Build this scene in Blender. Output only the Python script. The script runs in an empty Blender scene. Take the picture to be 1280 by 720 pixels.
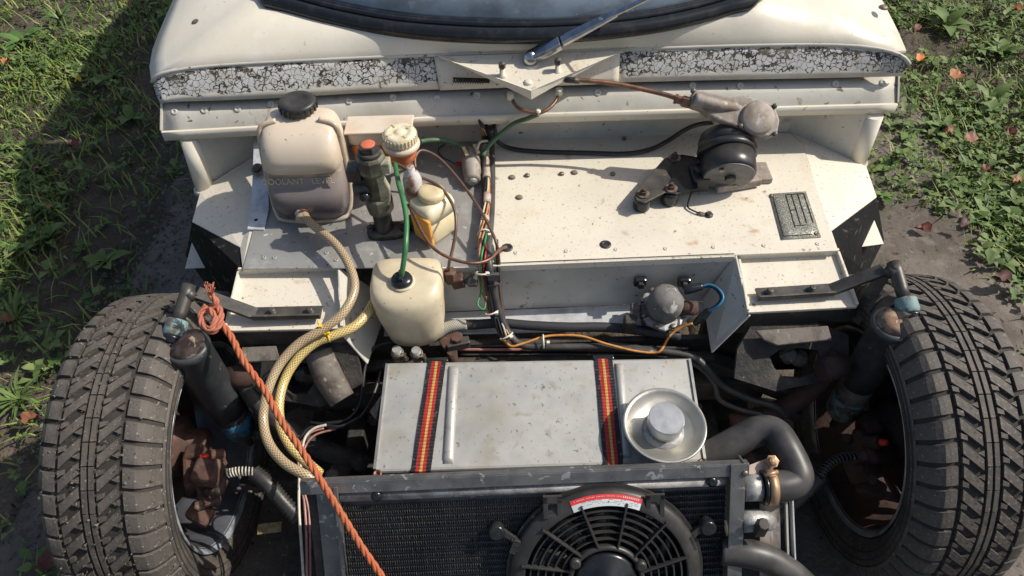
import bpy, bmesh, math, random
from mathutils import Vector, Matrix, Euler, Quaternion
R = math.radians
S = bpy.context.scene
C = S.collection
rnd = random.Random(7)
V = Vector

# ---------------------------------------------------------------- camera
cd = bpy.data.cameras.new('camera'); cam = bpy.data.objects.new('camera', cd); C.objects.link(cam)
cd.sensor_width = 36; cd.lens = 26.0; cd.clip_start = .02; cd.clip_end = 400
CM = Matrix.Rotation(R(42), 3, 'X') @ Matrix.Rotation(R(-1.5), 3, 'Z')
CL = V((-.03, -.67, 1.37))
cam.matrix_world = Matrix.Translation(CL) @ CM.to_4x4()
S.camera = cam
FP = 26.0 / 36 * 1280

# ---------------------------------------------------------------- world and sun
SUN_EL, SUN_AZ = 46, 6          # azimuth measured from +x towards +y
w = bpy.data.worlds.new('World'); S.world = w; w.use_nodes = True
wn = w.node_tree.nodes; wl = w.node_tree.links
sky = wn.new('ShaderNodeTexSky'); sky.sky_type = 'NISHITA'; sky.sun_disc = False
sky.sun_elevation = R(SUN_EL); sky.sun_rotation = R(90 - SUN_AZ); sky.dust_density = 2.5; sky.ozone_density = .4
wn['Background'].inputs[1].default_value = .105
wl.new(sky.outputs[0], wn['Background'].inputs[0])
sd = V((math.cos(R(SUN_EL)) * math.cos(R(SUN_AZ)), math.cos(R(SUN_EL)) * math.sin(R(SUN_AZ)), math.sin(R(SUN_EL))))
ld = bpy.data.lights.new('sun', 'SUN'); ld.energy = 4.5; ld.angle = R(.6); ld.color = (1, .94, .84)
sun = bpy.data.objects.new('sun', ld); C.objects.link(sun)
sun.rotation_euler = (-sd).to_track_quat('-Z', 'Y').to_euler()
S.view_settings.view_transform = 'Standard'; S.view_settings.look = 'None'
S.view_settings.exposure = 0.0; S.view_settings.gamma = 1

# ---------------------------------------------------------------- helpers
def ray(u, v): return CM @ V(((u - 640) / FP, (360 - v) / FP, -1))
def P(u, v, z):
    d = ray(u, v); return CL + d * ((z - CL.z) / d.z)
def PY(u, v, y):
    d = ray(u, v); return CL + d * ((y - CL.y) / d.y)
def PL(u, v, o, n):
    d = ray(u, v); return CL + d * ((o - CL).dot(n) / d.dot(n))
def Ps(l): return [P(*p) for p in l]

def smooth_path(pts, sub=6):
    pts = [V(p) for p in pts]
    if len(pts) < 3: return pts
    out = []; q = [pts[0] * 2 - pts[1]] + pts + [pts[-1] * 2 - pts[-2]]
    for i in range(1, len(q) - 2):
        a, b, c, d = q[i - 1:i + 3]
        for k in range(sub):
            t = k / sub
            out.append(.5 * ((2 * b) + (c - a) * t + (2 * a - 5 * b + 4 * c - d) * t * t + (3 * b - a - 3 * c + d) * t ** 3))
    out.append(pts[-1]); return out
def lerp_list(l, t):
    if not isinstance(l, (list, tuple)): return l
    x = t * (len(l) - 1); i = min(int(x), len(l) - 2); return l[i] + (l[i + 1] - l[i]) * (x - i)
def basis(d):
    d = V(d).normalized(); a = V((0, 0, 1)) if abs(d.z) < .9 else V((0, 1, 0))
    x = a.cross(d).normalized(); return x, d.cross(x), d

SPLIT = {'tape_wrap', 'weld_seam', 'rail_clip', 'moulding_seam', 'sidewall', 'bead_line', 'dashboard', 'leaf', 'stamped_border', 'rack_thread'}
class MB:
    def __init__(s): s.v = []; s.f = []; s.sm = []; s.uv = []; s.pc = []
    def add(s, vs, fs, smooth=False, uvs=None):
        o = len(s.v); s.pc.append((o, len(s.f))); s.v += [V(p) for p in vs]; s.f += [tuple(i + o for i in f) for f in fs]
        s.sm += [smooth] * len(fs); s.uv += (uvs if uvs else [(0, 0)] * len(vs)); return s
    def prism(s, poly, ext, smooth=False):
        poly = [V(p) for p in poly]; n = len(poly); e = V(ext)
        return s.add(poly + [p + e for p in poly], [tuple(range(n))[::-1], tuple(range(n, 2 * n))] + [(i, (i + 1) % n, n + (i + 1) % n, n + i) for i in range(n)], smooth)
    def box(s, c, size, rot=None):
        m = rot or Matrix.Identity(3); hx, hy, hz = [q / 2 for q in size]; c = V(c)
        return s.prism([c + m @ V((x, y, -hz)) for x, y in ((-hx, -hy), (hx, -hy), (hx, hy), (-hx, hy))], m @ V((0, 0, 2 * hz)))
    def boxd(s, a, b, w_, h_, up=(0, 0, 1)):     # bar from a to b
        a = V(a); b = V(b); d = (b - a).normalized(); x = d.cross(V(up)).normalized(); z = x.cross(d)
        return s.prism([a + x * i * w_ / 2 + z * j * h_ / 2 for i, j in ((-1, -1), (1, -1), (1, 1), (-1, 1))], b - a)
    def tube(s, pts, r, n=10, sub=6, cap=True, phase=0):
        p = smooth_path(pts, sub); m = len(p); vs = []; uvs = []; L = 0
        d = (p[1] - p[0]).normalized(); x, y, _ = basis(d)
        for i in range(m):
            t = (p[min(i + 1, m - 1)] - p[max(i - 1, 0)])
            if t.length > 1e-9: t.normalize()
            x = (x - t * x.dot(t)).normalized(); y = t.cross(x)
            if i: L += (p[i] - p[i - 1]).length
            rr = lerp_list(r, i / (m - 1))
            for k in range(n):
                a = 2 * math.pi * k / n + phase; vs.append(p[i] + (x * math.cos(a) + y * math.sin(a)) * rr)
                kk = k / n; uvs.append((L, 1 - abs(2 * kk - 1)))
        fs = [(i * n + k, i * n + (k + 1) % n, (i + 1) * n + (k + 1) % n, (i + 1) * n + k) for i in range(m - 1) for k in range(n)]
        s.add(vs, fs, True, uvs)
        if cap:
            o = len(s.v) - m * n; s.f += [tuple(o + k for k in range(n))[::-1], tuple(o + (m - 1) * n + k for k in range(n))]; s.sm += [False, False]
        return s
    def lathe(s, prof, o, ax=(0, 0, 1), n=24, smooth=True, xs=1, ys=1, closed=True):
        o = V(o); x, y, z = basis(ax); vs = []; uvs = []
        for r, h in prof:
            for k in range(n):
                a = 2 * math.pi * k / n; vs.append(o + x * r * xs * math.cos(a) + y * r * ys * math.sin(a) + z * h); uvs.append((k / n, h))
        m = len(prof)
        fs = [(i * n + k, i * n + (k + 1) % n, (i + 1) * n + (k + 1) % n, (i + 1) * n + k) for i in range(m - 1) for k in range(n)]
        s.add(vs, fs, smooth, uvs)
        if closed:
            b = len(s.v) - m * n; s.f += [tuple(b + k for k in range(n))[::-1], tuple(b + (m - 1) * n + k for k in range(n))]; s.sm += [False, False]
        return s
    def loft(s, loops, smooth=True, cap=True, closed=True):
        n = len(loops[0]); m = len(loops); vs = [p for l in loops for p in l]; kk = n if closed else n - 1
        uvs = [(k / n, i / max(1, m - 1)) for i in range(m) for k in range(n)]
        fs = [(i * n + k, i * n + (k + 1) % n, (i + 1) * n + (k + 1) % n, (i + 1) * n + k) for i in range(m - 1) for k in range(kk)]
        s.add(vs, fs, smooth, uvs)
        if cap and closed:
            b = len(s.v) - m * n; s.f += [tuple(b + k for k in range(n))[::-1], tuple(b + (m - 1) * n + k for k in range(n))]; s.sm += [smooth, smooth]
        return s
    def sheet(s, loops, th, smooth=True):           # open grid with thickness along -normal-ish vector th
        n = len(loops[0]); m = len(loops); th = V(th)
        top = [p for l in loops for p in l]; bot = [p + th for p in top]
        uvs = [(k / (n - 1), i / (m - 1)) for i in range(m) for k in range(n)] * 2
        N = n * m; fs = []
        for i in range(m - 1):
            for k in range(n - 1):
                a = (i * n + k, i * n + k + 1, (i + 1) * n + k + 1, (i + 1) * n + k); fs.append(a); fs.append(tuple(q + N for q in a[::-1]))
        s.add(top + bot, fs, smooth, uvs); o = len(s.v) - 2 * N
        bd = [k for k in range(n)] + [i * n + n - 1 for i in range(1, m)] + [(m - 1) * n + k for k in range(n - 2, -1, -1)] + [i * n for i in range(m - 2, 0, -1)]
        for j in range(len(bd)):
            a, b = bd[j], bd[(j + 1) % len(bd)]; s.f.append((o + a, o + a + N, o + b + N, o + b)); s.sm.append(False)
        return s
def superloop(cx, cy, z, hx, hy, e=4, n=32, rot=0):
    out = []
    for k in range(n):
        a = 2 * math.pi * k / n; c, q = math.cos(a), math.sin(a)
        x = hx * math.copysign(abs(c) ** (2 / e), c); y = hy * math.copysign(abs(q) ** (2 / e), q)
        out.append(V((cx + x * math.cos(rot) - y * math.sin(rot), cy + x * math.sin(rot) + y * math.cos(rot), z)))
    return out

ORI = {}
def mesh_of(name, mb, shift, recalc=True):
    me = bpy.data.meshes.new(name)
    me.from_pydata([tuple(p - shift) for p in mb.v], [], mb.f)
    me.polygons.foreach_set('use_smooth', mb.sm)
    uvl = me.uv_layers.new(name='UVMap')
    li = [0] * len(me.loops); me.loops.foreach_get('vertex_index', li)
    flat = []
    for i in li: flat += mb.uv[i]
    uvl.data.foreach_set('uv', flat)
    if recalc:
        bm = bmesh.new(); bm.from_mesh(me); bmesh.ops.recalc_face_normals(bm, faces=bm.faces); bm.to_mesh(me); bm.free()
    me.update(); return me
def tag(o, label=None, cat=None, group=None, kind=None):
    if label: o['label'] = label
    if cat: o['category'] = cat
    if group: o['group'] = group
    if kind: o['kind'] = kind
    return o
def thing(name, label, cat, loc, group=None):
    o = bpy.data.objects.new(name, None); C.objects.link(o); o.location = V(loc); o.empty_display_size = .02
    ORI[o.name] = V(loc); return tag(o, label, cat, group)
def part(name, mb, mat, parent=None, bevel=0, label=None, kind=None, recalc=True):
    if name in SPLIT and len(mb.pc) > 1:          # every separate piece becomes a part of its own
        pc = mb.pc + [(len(mb.v), len(mb.f))]; first = None
        for (v0, f0), (v1, f1) in zip(pc, pc[1:]):
            q = MB(); q.v = mb.v[v0:v1]; q.f = [tuple(i - v0 for i in f) for f in mb.f[f0:f1]]; q.sm = mb.sm[f0:f1]; q.uv = mb.uv[v0:v1]
            o = part(name, q, mat, parent, bevel, label, kind, recalc); first = first or o
        return first
    sh = ORI[parent.name] if parent else V((0, 0, 0))
    if not parent and mb.v:
        n = len(mb.v); sh = V((sum(p.x for p in mb.v) / n, sum(p.y for p in mb.v) / n, min(p.z for p in mb.v)))
    me = mesh_of(name, mb, sh, recalc); me.materials.append(mat)
    o = bpy.data.objects.new(name, me); C.objects.link(o)
    if parent: o.parent = parent
    else: o.location = sh
    ORI[o.name] = sh
    if bevel:
        b = o.modifiers.new('bevel', 'BEVEL'); b.width = bevel; b.segments = 2; b.limit_method = 'ANGLE'; b.angle_limit = R(35)
    if label: o['label'] = label
    if kind: o['kind'] = kind
    return o
def solo(name, mb, mat, label, cat, group=None, bevel=0):
    return tag(part(name, mb, mat, None, bevel), label, cat, group)
def struct(name, mb, mat, kind='structure', **k):
    return tag(part(name, mb, mat, None, **k), kind=kind)
def copies(name, me, mat, parent, locs, rots=None):      # small alike parts sharing one mesh, placed at world locs
    if not me.materials: me.materials.append(mat)
    out = []
    for i, l in enumerate(locs):
        o = bpy.data.objects.new(name, me); C.objects.link(o); o.parent = parent; o.location = V(l) - ORI[parent.name]
        if rots: o.rotation_euler = rots[i] if isinstance(rots, list) else rots
        out.append(o)
    return out

# ---------------------------------------------------------------- materials
def mat(name, col, rough=.5, metal=0, var=None, specks=(), bump=None, extra=None, trans=0, spec=.5, coat=0, sss=0, alpha=None, roughvar=0, ior=1.5, topdirt=None):
    m = bpy.data.materials.new(name); m.use_nodes = True; nt = m.node_tree; N = nt.nodes; L = nt.links
    b = N['Principled BSDF']; b.inputs['Roughness'].default_value = rough; b.inputs['Metallic'].default_value = metal
    b.inputs['Specular IOR Level'].default_value = spec; b.inputs['Transmission Weight'].default_value = trans
    b.inputs['Coat Weight'].default_value = coat; b.inputs['IOR'].default_value = ior
    if sss:
        b.inputs['Subsurface Weight'].default_value = sss; b.inputs['Subsurface Radius'].default_value = (.02, .014, .008); b.inputs['Subsurface Scale'].default_value = .6
    tc = N.new('ShaderNodeTexCoord'); co = tc.outputs['Object']
    def noise(sc, det=5, rg=.6, dist=0, vec=None):
        n = N.new('ShaderNodeTexNoise'); n.inputs['Scale'].default_value = sc; n.inputs['Detail'].default_value = det
        n.inputs['Roughness'].default_value = rg; n.inputs['Distortion'].default_value = dist; L.new(vec or co, n.inputs['Vector']); return n.outputs['Fac']
    def rng(x, lo, hi, a=0, c=1):
        n = N.new('ShaderNodeMapRange'); n.inputs[1].default_value = lo; n.inputs[2].default_value = hi; n.inputs[3].default_value = a; n.inputs[4].default_value = c
        L.new(x, n.inputs[0]); return n.outputs[0]
    def mix(f, a, c, mode='MIX'):
        n = N.new('ShaderNodeMix'); n.data_type = 'RGBA'; n.blend_type = mode
        if isinstance(f, (int, float)): n.inputs[0].default_value = f
        else: L.new(f, n.inputs[0])
        for i, q in ((6, a), (7, c)):
            if isinstance(q, tuple): n.inputs[i].default_value = (*q[:3], 1)
            else: L.new(q, n.inputs[i])
        return n.outputs[2]
    ctx = dict(N=N, L=L, noise=noise, rng=rng, mix=mix, tc=tc, b=b, co=co)
    cur = tuple(col)
    if var:
        for (c2, sc, lo, hi) in (var if isinstance(var, list) else [var]): cur = mix(rng(noise(sc), lo, hi), cur, c2)
    for (c2, sc, lo, hi) in specks: cur = mix(rng(noise(sc, 3, .55, .4), lo, hi), cur, c2)
    if topdirt:                                      # settled dust where surfaces face up
        c2, amt = topdirt; g = N.new('ShaderNodeNewGeometry'); sx = N.new('ShaderNodeSeparateXYZ'); L.new(g.outputs['Normal'], sx.inputs[0])
        mm = N.new('ShaderNodeMath'); mm.operation = 'MULTIPLY'; L.new(rng(sx.outputs[2], .1, .9, 0, amt), mm.inputs[0]); L.new(rng(noise(35), .3, .65), mm.inputs[1])
        cur = mix(mm.outputs[0], cur, c2)
    if extra: cur = extra(ctx, cur) or cur
    if isinstance(cur, tuple): b.inputs['Base Color'].default_value = (*cur[:3], 1)
    else: L.new(cur, b.inputs['Base Color'])
    if roughvar: L.new(rng(noise(30), .3, .7, max(0, rough - roughvar), min(1, rough + roughvar)), b.inputs['Roughness'])
    if bump and 'bumped' not in ctx:
        sc, st = bump[:2]; bn = N.new('ShaderNodeBump'); bn.inputs['Strength'].default_value = st; bn.inputs['Distance'].default_value = bump[2] if len(bump) > 2 else .002
        L.new(noise(sc, 6), bn.inputs['Height']); L.new(bn.outputs[0], b.inputs['Normal'])
    return m

def crackle(ctx, cur):
    N, L = ctx['N'], ctx['L']
    mp = N.new('ShaderNodeVectorMath'); mp.operation = 'ADD'
    nz = N.new('ShaderNodeTexNoise'); nz.inputs['Scale'].default_value = 85; L.new(ctx['co'], nz.inputs['Vector'])
    sc = N.new('ShaderNodeVectorMath'); sc.operation = 'SCALE'; sc.inputs[3].default_value = .016; L.new(nz.outputs['Color'], sc.inputs[0])
    L.new(ctx['co'], mp.inputs[0]); L.new(sc.outputs[0], mp.inputs[1])
    def vor(scale):
        v = N.new('ShaderNodeTexVoronoi'); v.feature = 'DISTANCE_TO_EDGE'; v.inputs['Scale'].default_value = scale; L.new(mp.outputs[0], v.inputs['Vector']); return v.outputs['Distance']
    big = ctx['noise'](9, 4, .6, .5)
    uvq = N.new('ShaderNodeSeparateXYZ'); L.new(ctx['tc'].outputs['UV'], uvq.inputs[0])
    med = ctx['noise'](38, 5, .65, .8)
    edge = N.new('ShaderNodeMath'); edge.operation = 'ADD'; L.new(ctx['rng'](uvq.outputs[1], 0, .35, .16, 0), edge.inputs[0]); L.new(med, edge.inputs[1])
    w_ = ctx['rng'](edge.outputs[0], .42, .72, .03, .15)
    lt = N.new('ShaderNodeMath'); lt.operation = 'LESS_THAN'; L.new(vor(98), lt.inputs[0]); L.new(w_, lt.inputs[1])
    lt2 = N.new('ShaderNodeMath'); lt2.operation = 'LESS_THAN'; L.new(vor(230), lt2.inputs[0])
    L.new(ctx['rng'](edge.outputs[0], .54, .78, 0, .26), lt2.inputs[1])
    mx = N.new('ShaderNodeMath'); mx.operation = 'MAXIMUM'; L.new(lt.outputs[0], mx.inputs[0]); L.new(lt2.outputs[0], mx.inputs[1])
    # only inside the band: fades out towards the lower edge
    uvs = N.new('ShaderNodeSeparateXYZ'); L.new(ctx['tc'].outputs['UV'], uvs.inputs[0])
    ad = N.new('ShaderNodeMath'); ad.operation = 'ADD'; L.new(uvs.outputs[1], ad.inputs[0])
    L.new(ctx['rng'](ctx['noise'](40), .3, .7, -.12, .12), ad.inputs[1])
    lo_b = ctx['rng'](ad.outputs[0], .76, .80, 1, 0)
    ad2 = N.new('ShaderNodeMath'); ad2.operation = 'ADD'; L.new(uvs.outputs[1], ad2.inputs[0]); L.new(ctx['rng'](ctx['noise'](26, 5), .3, .7, -.14, .14), ad2.inputs[1])
    mb_ = N.new('ShaderNodeMath'); mb_.operation = 'MULTIPLY'; L.new(lo_b, mb_.inputs[0]); L.new(ctx['rng'](ad2.outputs[0], .04, .09), mb_.inputs[1]); band = mb_.outputs[0]
    m2 = N.new('ShaderNodeMath'); m2.operation = 'MULTIPLY'; L.new(mx.outputs[0], m2.inputs[0]); L.new(band, m2.inputs[1])
    under = ctx['mix'](ctx['rng'](ctx['noise'](50), .42, .62), (.030, .026, .020), (.15, .125, .09))
    bp = N.new('ShaderNodeBump'); bp.inputs['Distance'].default_value = .003; bp.inputs['Strength'].default_value = 1; bp.invert = True
    L.new(m2.outputs[0], bp.inputs['Height']); L.new(bp.outputs[0], ctx['b'].inputs['Normal'])
    fl = ctx['mix'](band, cur, ctx['mix'](ctx['rng'](ctx['noise'](25), .35, .65), (.62, .62, .615), (.50, .48, .44)))
    return ctx['mix'](m2.outputs[0], fl, under)
CREAM = (.76, .715, .60)
RUST = (.22, .09, .035)
m_cream = mat('cream_paint', (.74, .69, .585), .36, var=[((.62, .57, .46), 4, .4, .75), ((.78, .75, .68), 14, .5, .8)], specks=[((.45, .34, .22), 60, .68, .77), ((.20, .15, .11), 160, .71, .76)], bump=(7, .3, .004), spec=.45, roughvar=.1)
m_creamd = mat('dirty_cream_paint', (.72, .665, .555), .46, var=[((.62, .575, .48), 5, .42, .72), ((.66, .585, .45), 17, .56, .74)], specks=[((.44, .22, .08), 20, .66, .80), ((.17, .11, .07), 120, .68, .73), ((.32, .17, .08), 55, .68, .76), ((.46, .36, .25), 200, .63, .69)], bump=(10, .45, .004), roughvar=.12)
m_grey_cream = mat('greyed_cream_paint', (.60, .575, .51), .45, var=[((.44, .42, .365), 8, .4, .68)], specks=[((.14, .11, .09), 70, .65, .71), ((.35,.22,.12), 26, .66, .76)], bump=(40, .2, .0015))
m_crack = mat('cracked_cream_paint', (.66, .63, .54), .5, var=((.5, .46, .38), 14, .45, .7), extra=crackle)
m_galv = mat('dull_grey_aluminium', (.36, .355, .34), .45, .3, var=[((.29, .285, .27), 10, .35, .7), ((.50, .49, .46), 25, .55, .75)], specks=[((.62, .62, .58), 45, .68, .70), ((.30, .15, .07), 32, .70, .78), ((.10, .09, .08), 120, .66, .71)], bump=(60, .15, .001), roughvar=.12)
m_tank = mat('tank_aluminium', (.47, .465, .44), .5, .4, var=[((.38, .375, .35), 8, .4, .7)], specks=[((.33, .29, .21), 38, .58, .76), ((.17, .13, .09), 95, .66, .75), ((.36, .33, .25), 9, .5, .75), ((.20,.16,.11), 190, .65,.72)], bump=(90, .12, .0008), roughvar=.12)
m_polish = mat('spun_aluminium', (.50, .49, .45), .36, .75, var=((.42, .40, .35), 22, .45, .7), bump=(120, .1, .0004), roughvar=.1)
m_chrome = mat('brushed_chrome', (.55, .58, .62), .22, 1, var=((.38, .4, .44), 40, .4, .6))
m_bolt = mat('dull_zinc_bolt', (.30, .27, .22), .5, .7, var=((.16, .10, .06), 120, .45, .6))
m_whitem = mat('whitened_bracket_metal', (.70, .71, .72), .4, .35, var=((.42, .43, .44), 30, .45, .7))
m_black = mat('black_enamel', (.020, .020, .022), .36, var=((.05, .047, .044), 25, .5, .75), topdirt=((.12, .11, .10), .3), bump=(80, .2, .001), roughvar=.15)
m_steel = mat('dark_blackened_steel', (.045, .043, .042), .45, .3, var=[((.10, .085, .07), 30, .5, .7)], specks=[((.24, .20, .16), 70, .66, .74)], bump=(60, .4, .0015), topdirt=((.20, .18, .15), .4))
m_sub = mat('underseal_black', (.028, .026, .024), .7, var=[((.075, .064, .053), 22, .45, .7)], specks=[((.13, .09, .055), 60, .66, .74), ((.20, .17, .13), 130, .70, .74)], bump=(70, .8, .004))
m_dusty = mat('dusty_grey_brown_steel', (.16, .14, .12), .8, var=((.07, .055, .045), 30, .45, .65), specks=[((.30, .26, .21), 80, .62, .7)], bump=(90, .6, .002))
m_rust = mat('rusty_brown_steel', (.115, .058, .042), .85, var=[((.05, .032, .028), 22, .4, .62), ((.22, .14, .10), 50, .54, .74)], bump=(110, .7, .002))
m_rustd = mat('dark_rusty_steel', (.065, .030, .023), .8, var=((.03, .018, .016), 25, .4, .65), bump=(110, .7, .002))
m_rubber = mat('black_rubber_hose', (.035, .035, .037), .42, var=[((.06, .058, .055), 30, .45, .7)], topdirt=((.13, .12, .11), .5), bump=(150, .15, .0006), spec=.4)
m_seal = mat('glossy_black_rubber', (.012, .014, .017), .25, var=((.03, .03, .032), 40, .5, .7), bump=(40, .1, .001))
m_tyre = mat('dusty_tyre_rubber', (.068, .060, .054), .72, var=[((.125, .105, .088), 13, .42, .68), ((.042, .038, .035), 40, .5, .7)], specks=[((.26, .225, .185), 230, .62, .68), ((.03, .027, .025), 120, .62, .70)], bump=(150, .6, .0012), topdirt=((.14, .122, .105), .45))
m_tyred = mat('tyre_groove_rubber', (.034, .030, .027), .85, var=((.045, .038, .031), 50, .45, .7), specks=[((.2, .17, .13), 150, .70, .74)], bump=(150, .4, .001))
m_cast = mat('cast_aluminium_dirty', (.34, .30, .265), .68, .2, var=[((.22, .17, .13), 35, .42, .65), ((.48, .46, .43), 80, .55, .75)], bump=(200, .4, .001))
m_motor = mat('motor_grey_cap', (.16, .16, .165), .5, .2, var=((.09, .085, .08), 50, .4, .7), bump=(220, .2, .0006))
m_copper = mat('old_copper_pipe', (.26, .13, .08), .45, .6, var=((.13, .08, .06), 60, .4, .65), bump=(100, .2, .001))
m_clamp = mat('passivated_clamp', (.44, .28, .17), .5, .6, var=((.35, .22, .13), 60, .45, .7))
m_bottle = mat('browned_translucent_plastic', (.60, .51, .39), .36, var=[((.30, .225, .165), 9, .40, .68), ((.50, .46, .39), 22, .52, .72)], specks=[((.14, .10, .07), 140, .69, .73)], sss=.3, coat=.1, roughvar=.08)
def bottle_fluid(ctx, cur):
    sx = ctx['N'].new('ShaderNodeSeparateXYZ'); ctx['L'].new(ctx['co'], sx.inputs[0])
    ad = ctx['N'].new('ShaderNodeMath'); ad.operation = 'ADD'; ctx['L'].new(sx.outputs[2], ad.inputs[0]); ctx['L'].new(ctx['rng'](ctx['noise'](9), .3, .7, -.006, .006), ad.inputs[1])
    c = ctx['mix'](ctx['rng'](ad.outputs[0], .088, .100, .8, 0), cur, (.22, .19, .195))      # old coolant standing in the lower half
    return ctx['mix'](ctx['rng'](ad.outputs[0], .035, .085, .95, 0), c, (.085, .072, .080))
m_bottle_f = mat('browned_plastic_with_coolant', (.68, .58, .46), .30, var=[((.57, .47, .36), 9, .42, .62), ((.68, .60, .48), 16, .52, .72)], specks=[((.14, .10, .07), 140, .69, .73)], sss=.2, coat=.15, extra=bottle_fluid)
m_ivory = mat('ivory_plastic', (.66, .57, .37), .34, var=((.56, .44, .25), 10, .4, .7), specks=[((.30, .22, .13), 90, .69, .74)], sss=.35, coat=.1)
m_ivory2 = mat('pale_ivory_plastic', (.74, .68, .50), .36, var=((.62, .52, .33), 30, .45, .7), sss=.3)
m_washer = mat('grimy_ivory_plastic', (.70, .61, .44), .36, var=[((.54, .46, .31), 8, .4, .66), ((.40, .38, .30), 13, .48, .75)], specks=[((.22, .16, .09), 110, .69, .73)], sss=.3, coat=.1)
m_milky = mat('milky_plastic', (.70, .60, .49), .3, var=((.58, .46, .35), 20, .4, .7), sss=.4)
m_orange = mat('orange_fluid_plastic', (.56, .17, .05), .28, var=((.45, .13, .05), 20, .4, .7), sss=.3, coat=.3)
m_amber = mat('amber_fluid_plastic', (.78, .38, .07), .3, var=((.70, .45, .15), 20, .45, .7), sss=.35)
m_redp = mat('red_orange_paint', (.62, .16, .08), .5, var=((.4, .13, .08), 60, .5, .7))
m_red = mat('red_rubber_cap', (.60, .03, .02), .45)
m_blue = mat('blue_flaking_paint', (.035, .17, .30), .5, var=((.05, .045, .04), 32, .44, .52), specks=[((.35, .30, .22), 90, .68, .74)], bump=(90, .5, .002))
m_teal = mat('teal_flaking_paint', (.18, .28, .28), .65, var=((.10, .085, .07), 42, .45, .55), specks=[((.45, .42, .35), 90, .66, .72)], bump=(90, .5, .002))
m_mastc = mat('greenish_grimy_casting', (.12, .12, .09), .5, .3, var=[((.05, .048, .04), 30, .45, .6), ((.33, .31, .22), 24, .57, .72)], bump=(120, .5, .0015), topdirt=((.3, .28, .2), .4))
m_pale = mat('corroded_pale_metal', (.40, .39, .28), .6, .2, var=((.20, .19, .13), 60, .45, .65), bump=(120, .4, .001))
m_green = mat('green_tubing', (.05, .20, .07), .35, var=((.035, .13, .05), 40, .4, .7))
m_greend = mat('dull_green_tubing', (.06, .13, .065), .45, var=((.04, .09, .05), 40, .4, .7))
def wire(name, c): return mat(name, c, .4, var=(tuple(q * .6 for q in c), 80, .45, .7))
m_wblk = wire('black_wire', (.018, .018, .02)); m_wred = wire('red_wire', (.40, .03, .03)); m_wgrn = wire('green_wire', (.04, .28, .09)); m_worg = wire('orange_wire', (.62, .28, .07))
m_wpink = wire('pinkish_wire', (.42, .20, .17)); m_wwht = wire('off_white_wire', (.60, .55, .46)); m_wbrn = wire('brown_tubing', (.13, .075, .055)); m_wblu = wire('blue_wire', (.04, .22, .42)); m_wyel = wire('yellow_wire', (.62, .46, .16))
m_tie = mat('white_nylon_tie', (.72, .68, .58), .4); m_tiey = mat('yellow_nylon_tie', (.85, .58, .03), .4)
m_tape = mat('pale_peeling_tape', (.50, .40, .33), .6, var=((.28, .24, .2), 60, .45, .65))
m_dark = mat('cabin_dark', (.012, .012, .014), .8)
m_dust_pl = mat('black_fan_plastic', (.026, .025, .025), .42, var=((.048, .045, .042), 30, .45, .7), topdirt=((.09, .082, .075), .3), bump=(160, .15, .0006))
m_fin = mat('black_painted_fins', (.085, .083, .080), .5, .2, var=[((.16, .15, .14), 9, .48, .66)], specks=[((.22, .21, .20), 150, .66, .72)], bump=(200, .3, .001))
m_frame = mat('scuffed_grey_steel', (.215, .213, .21), .42, .6, var=[((.13, .13, .135), 30, .4, .65)], specks=[((.42, .42, .42), 75, .62, .66), ((.28, .16, .1), 60, .73, .78)], bump=(120, .25, .001))
m_header = mat('grey_header_tube', (.40, .40, .39), .5, .3, var=((.24, .235, .23), 50, .4, .6), specks=[((.5, .5, .5), 180, .62, .68)], bump=(260, .6, .001))
m_redlab = mat('red_label_print', (.66, .05, .05), .35); m_greylab = mat('pale_grey_label', (.56, .60, .60), .35); m_ink = mat('label_ink', (.22, .24, .25), .5); m_inkw = mat('white_label_ink', (.85, .75, .72), .5)
m_glass = mat('dusty_glass_with_painted_sky', (.20, .25, .31), .05, trans=.2, var=[((.10, .12, .14), 8, .4, .6), ((.26,.28,.30), 60, .62, .7)], spec=.9, ior=1.6)  # blue-grey base colour paints in the sky reflection; fine noise adds dust flecks
m_whitep = mat('white_transfer_print', (.8, .8, .8), .5)

def braid(c1, c2, pitch=190, rows=6):
    def ex(ctx, cur):
        N, L = ctx['N'], ctx['L']; sp = N.new('ShaderNodeSeparateXYZ'); L.new(ctx['tc'].outputs['UV'], sp.inputs[0])
        def wv(sg):
            a = N.new('ShaderNodeMath'); a.operation = 'MULTIPLY'; L.new(sp.outputs[0], a.inputs[0]); a.inputs[1].default_value = pitch
            b = N.new('ShaderNodeMath'); b.operation = 'MULTIPLY_ADD'; L.new(sp.outputs[1], b.inputs[0]); b.inputs[1].default_value = rows * sg; L.new(a.outputs[0], b.inputs[2])
            f = N.new('ShaderNodeMath'); f.operation = 'FRACT'; L.new(b.outputs[0], f.inputs[0])
            g = N.new('ShaderNodeMath'); g.operation = 'LESS_THAN'; L.new(f.outputs[0], g.inputs[0]); g.inputs[1].default_value = .33; return g.outputs[0]
        mx = N.new('ShaderNodeMath'); mx.operation = 'MAXIMUM'; L.new(wv(1), mx.inputs[0]); L.new(wv(-1), mx.inputs[1])
        return ctx['mix'](mx.outputs[0], cur, c2)
    return ex
m_hose1 = mat('braided_tan_hose', (.20, .13, .07), .35, var=((.24, .18, .12), 14, .45, .7), extra=braid(0, (.52, .41, .25), 165, 5), coat=.1)
m_hose2 = mat('braided_yellow_hose', (.30, .20, .06), .3, var=((.34, .24, .09), 14, .45, .7), extra=braid(0, (.68, .55, .24), 165, 5), coat=.1)
m_bhose = mat('woven_black_hose', (.018, .018, .02), .6, extra=braid(0, (.05, .05, .055), 260, 8))
m_whose = mat('woven_pale_hose', (.20, .19, .17), .6, extra=braid(0, (.5, .48, .43), 260, 6))
m_rope = mat('orange_rope', (.47, .115, .045), .7, var=((.42, .14, .06), 30, .4, .7), bump=(400, .8, .002))
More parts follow.
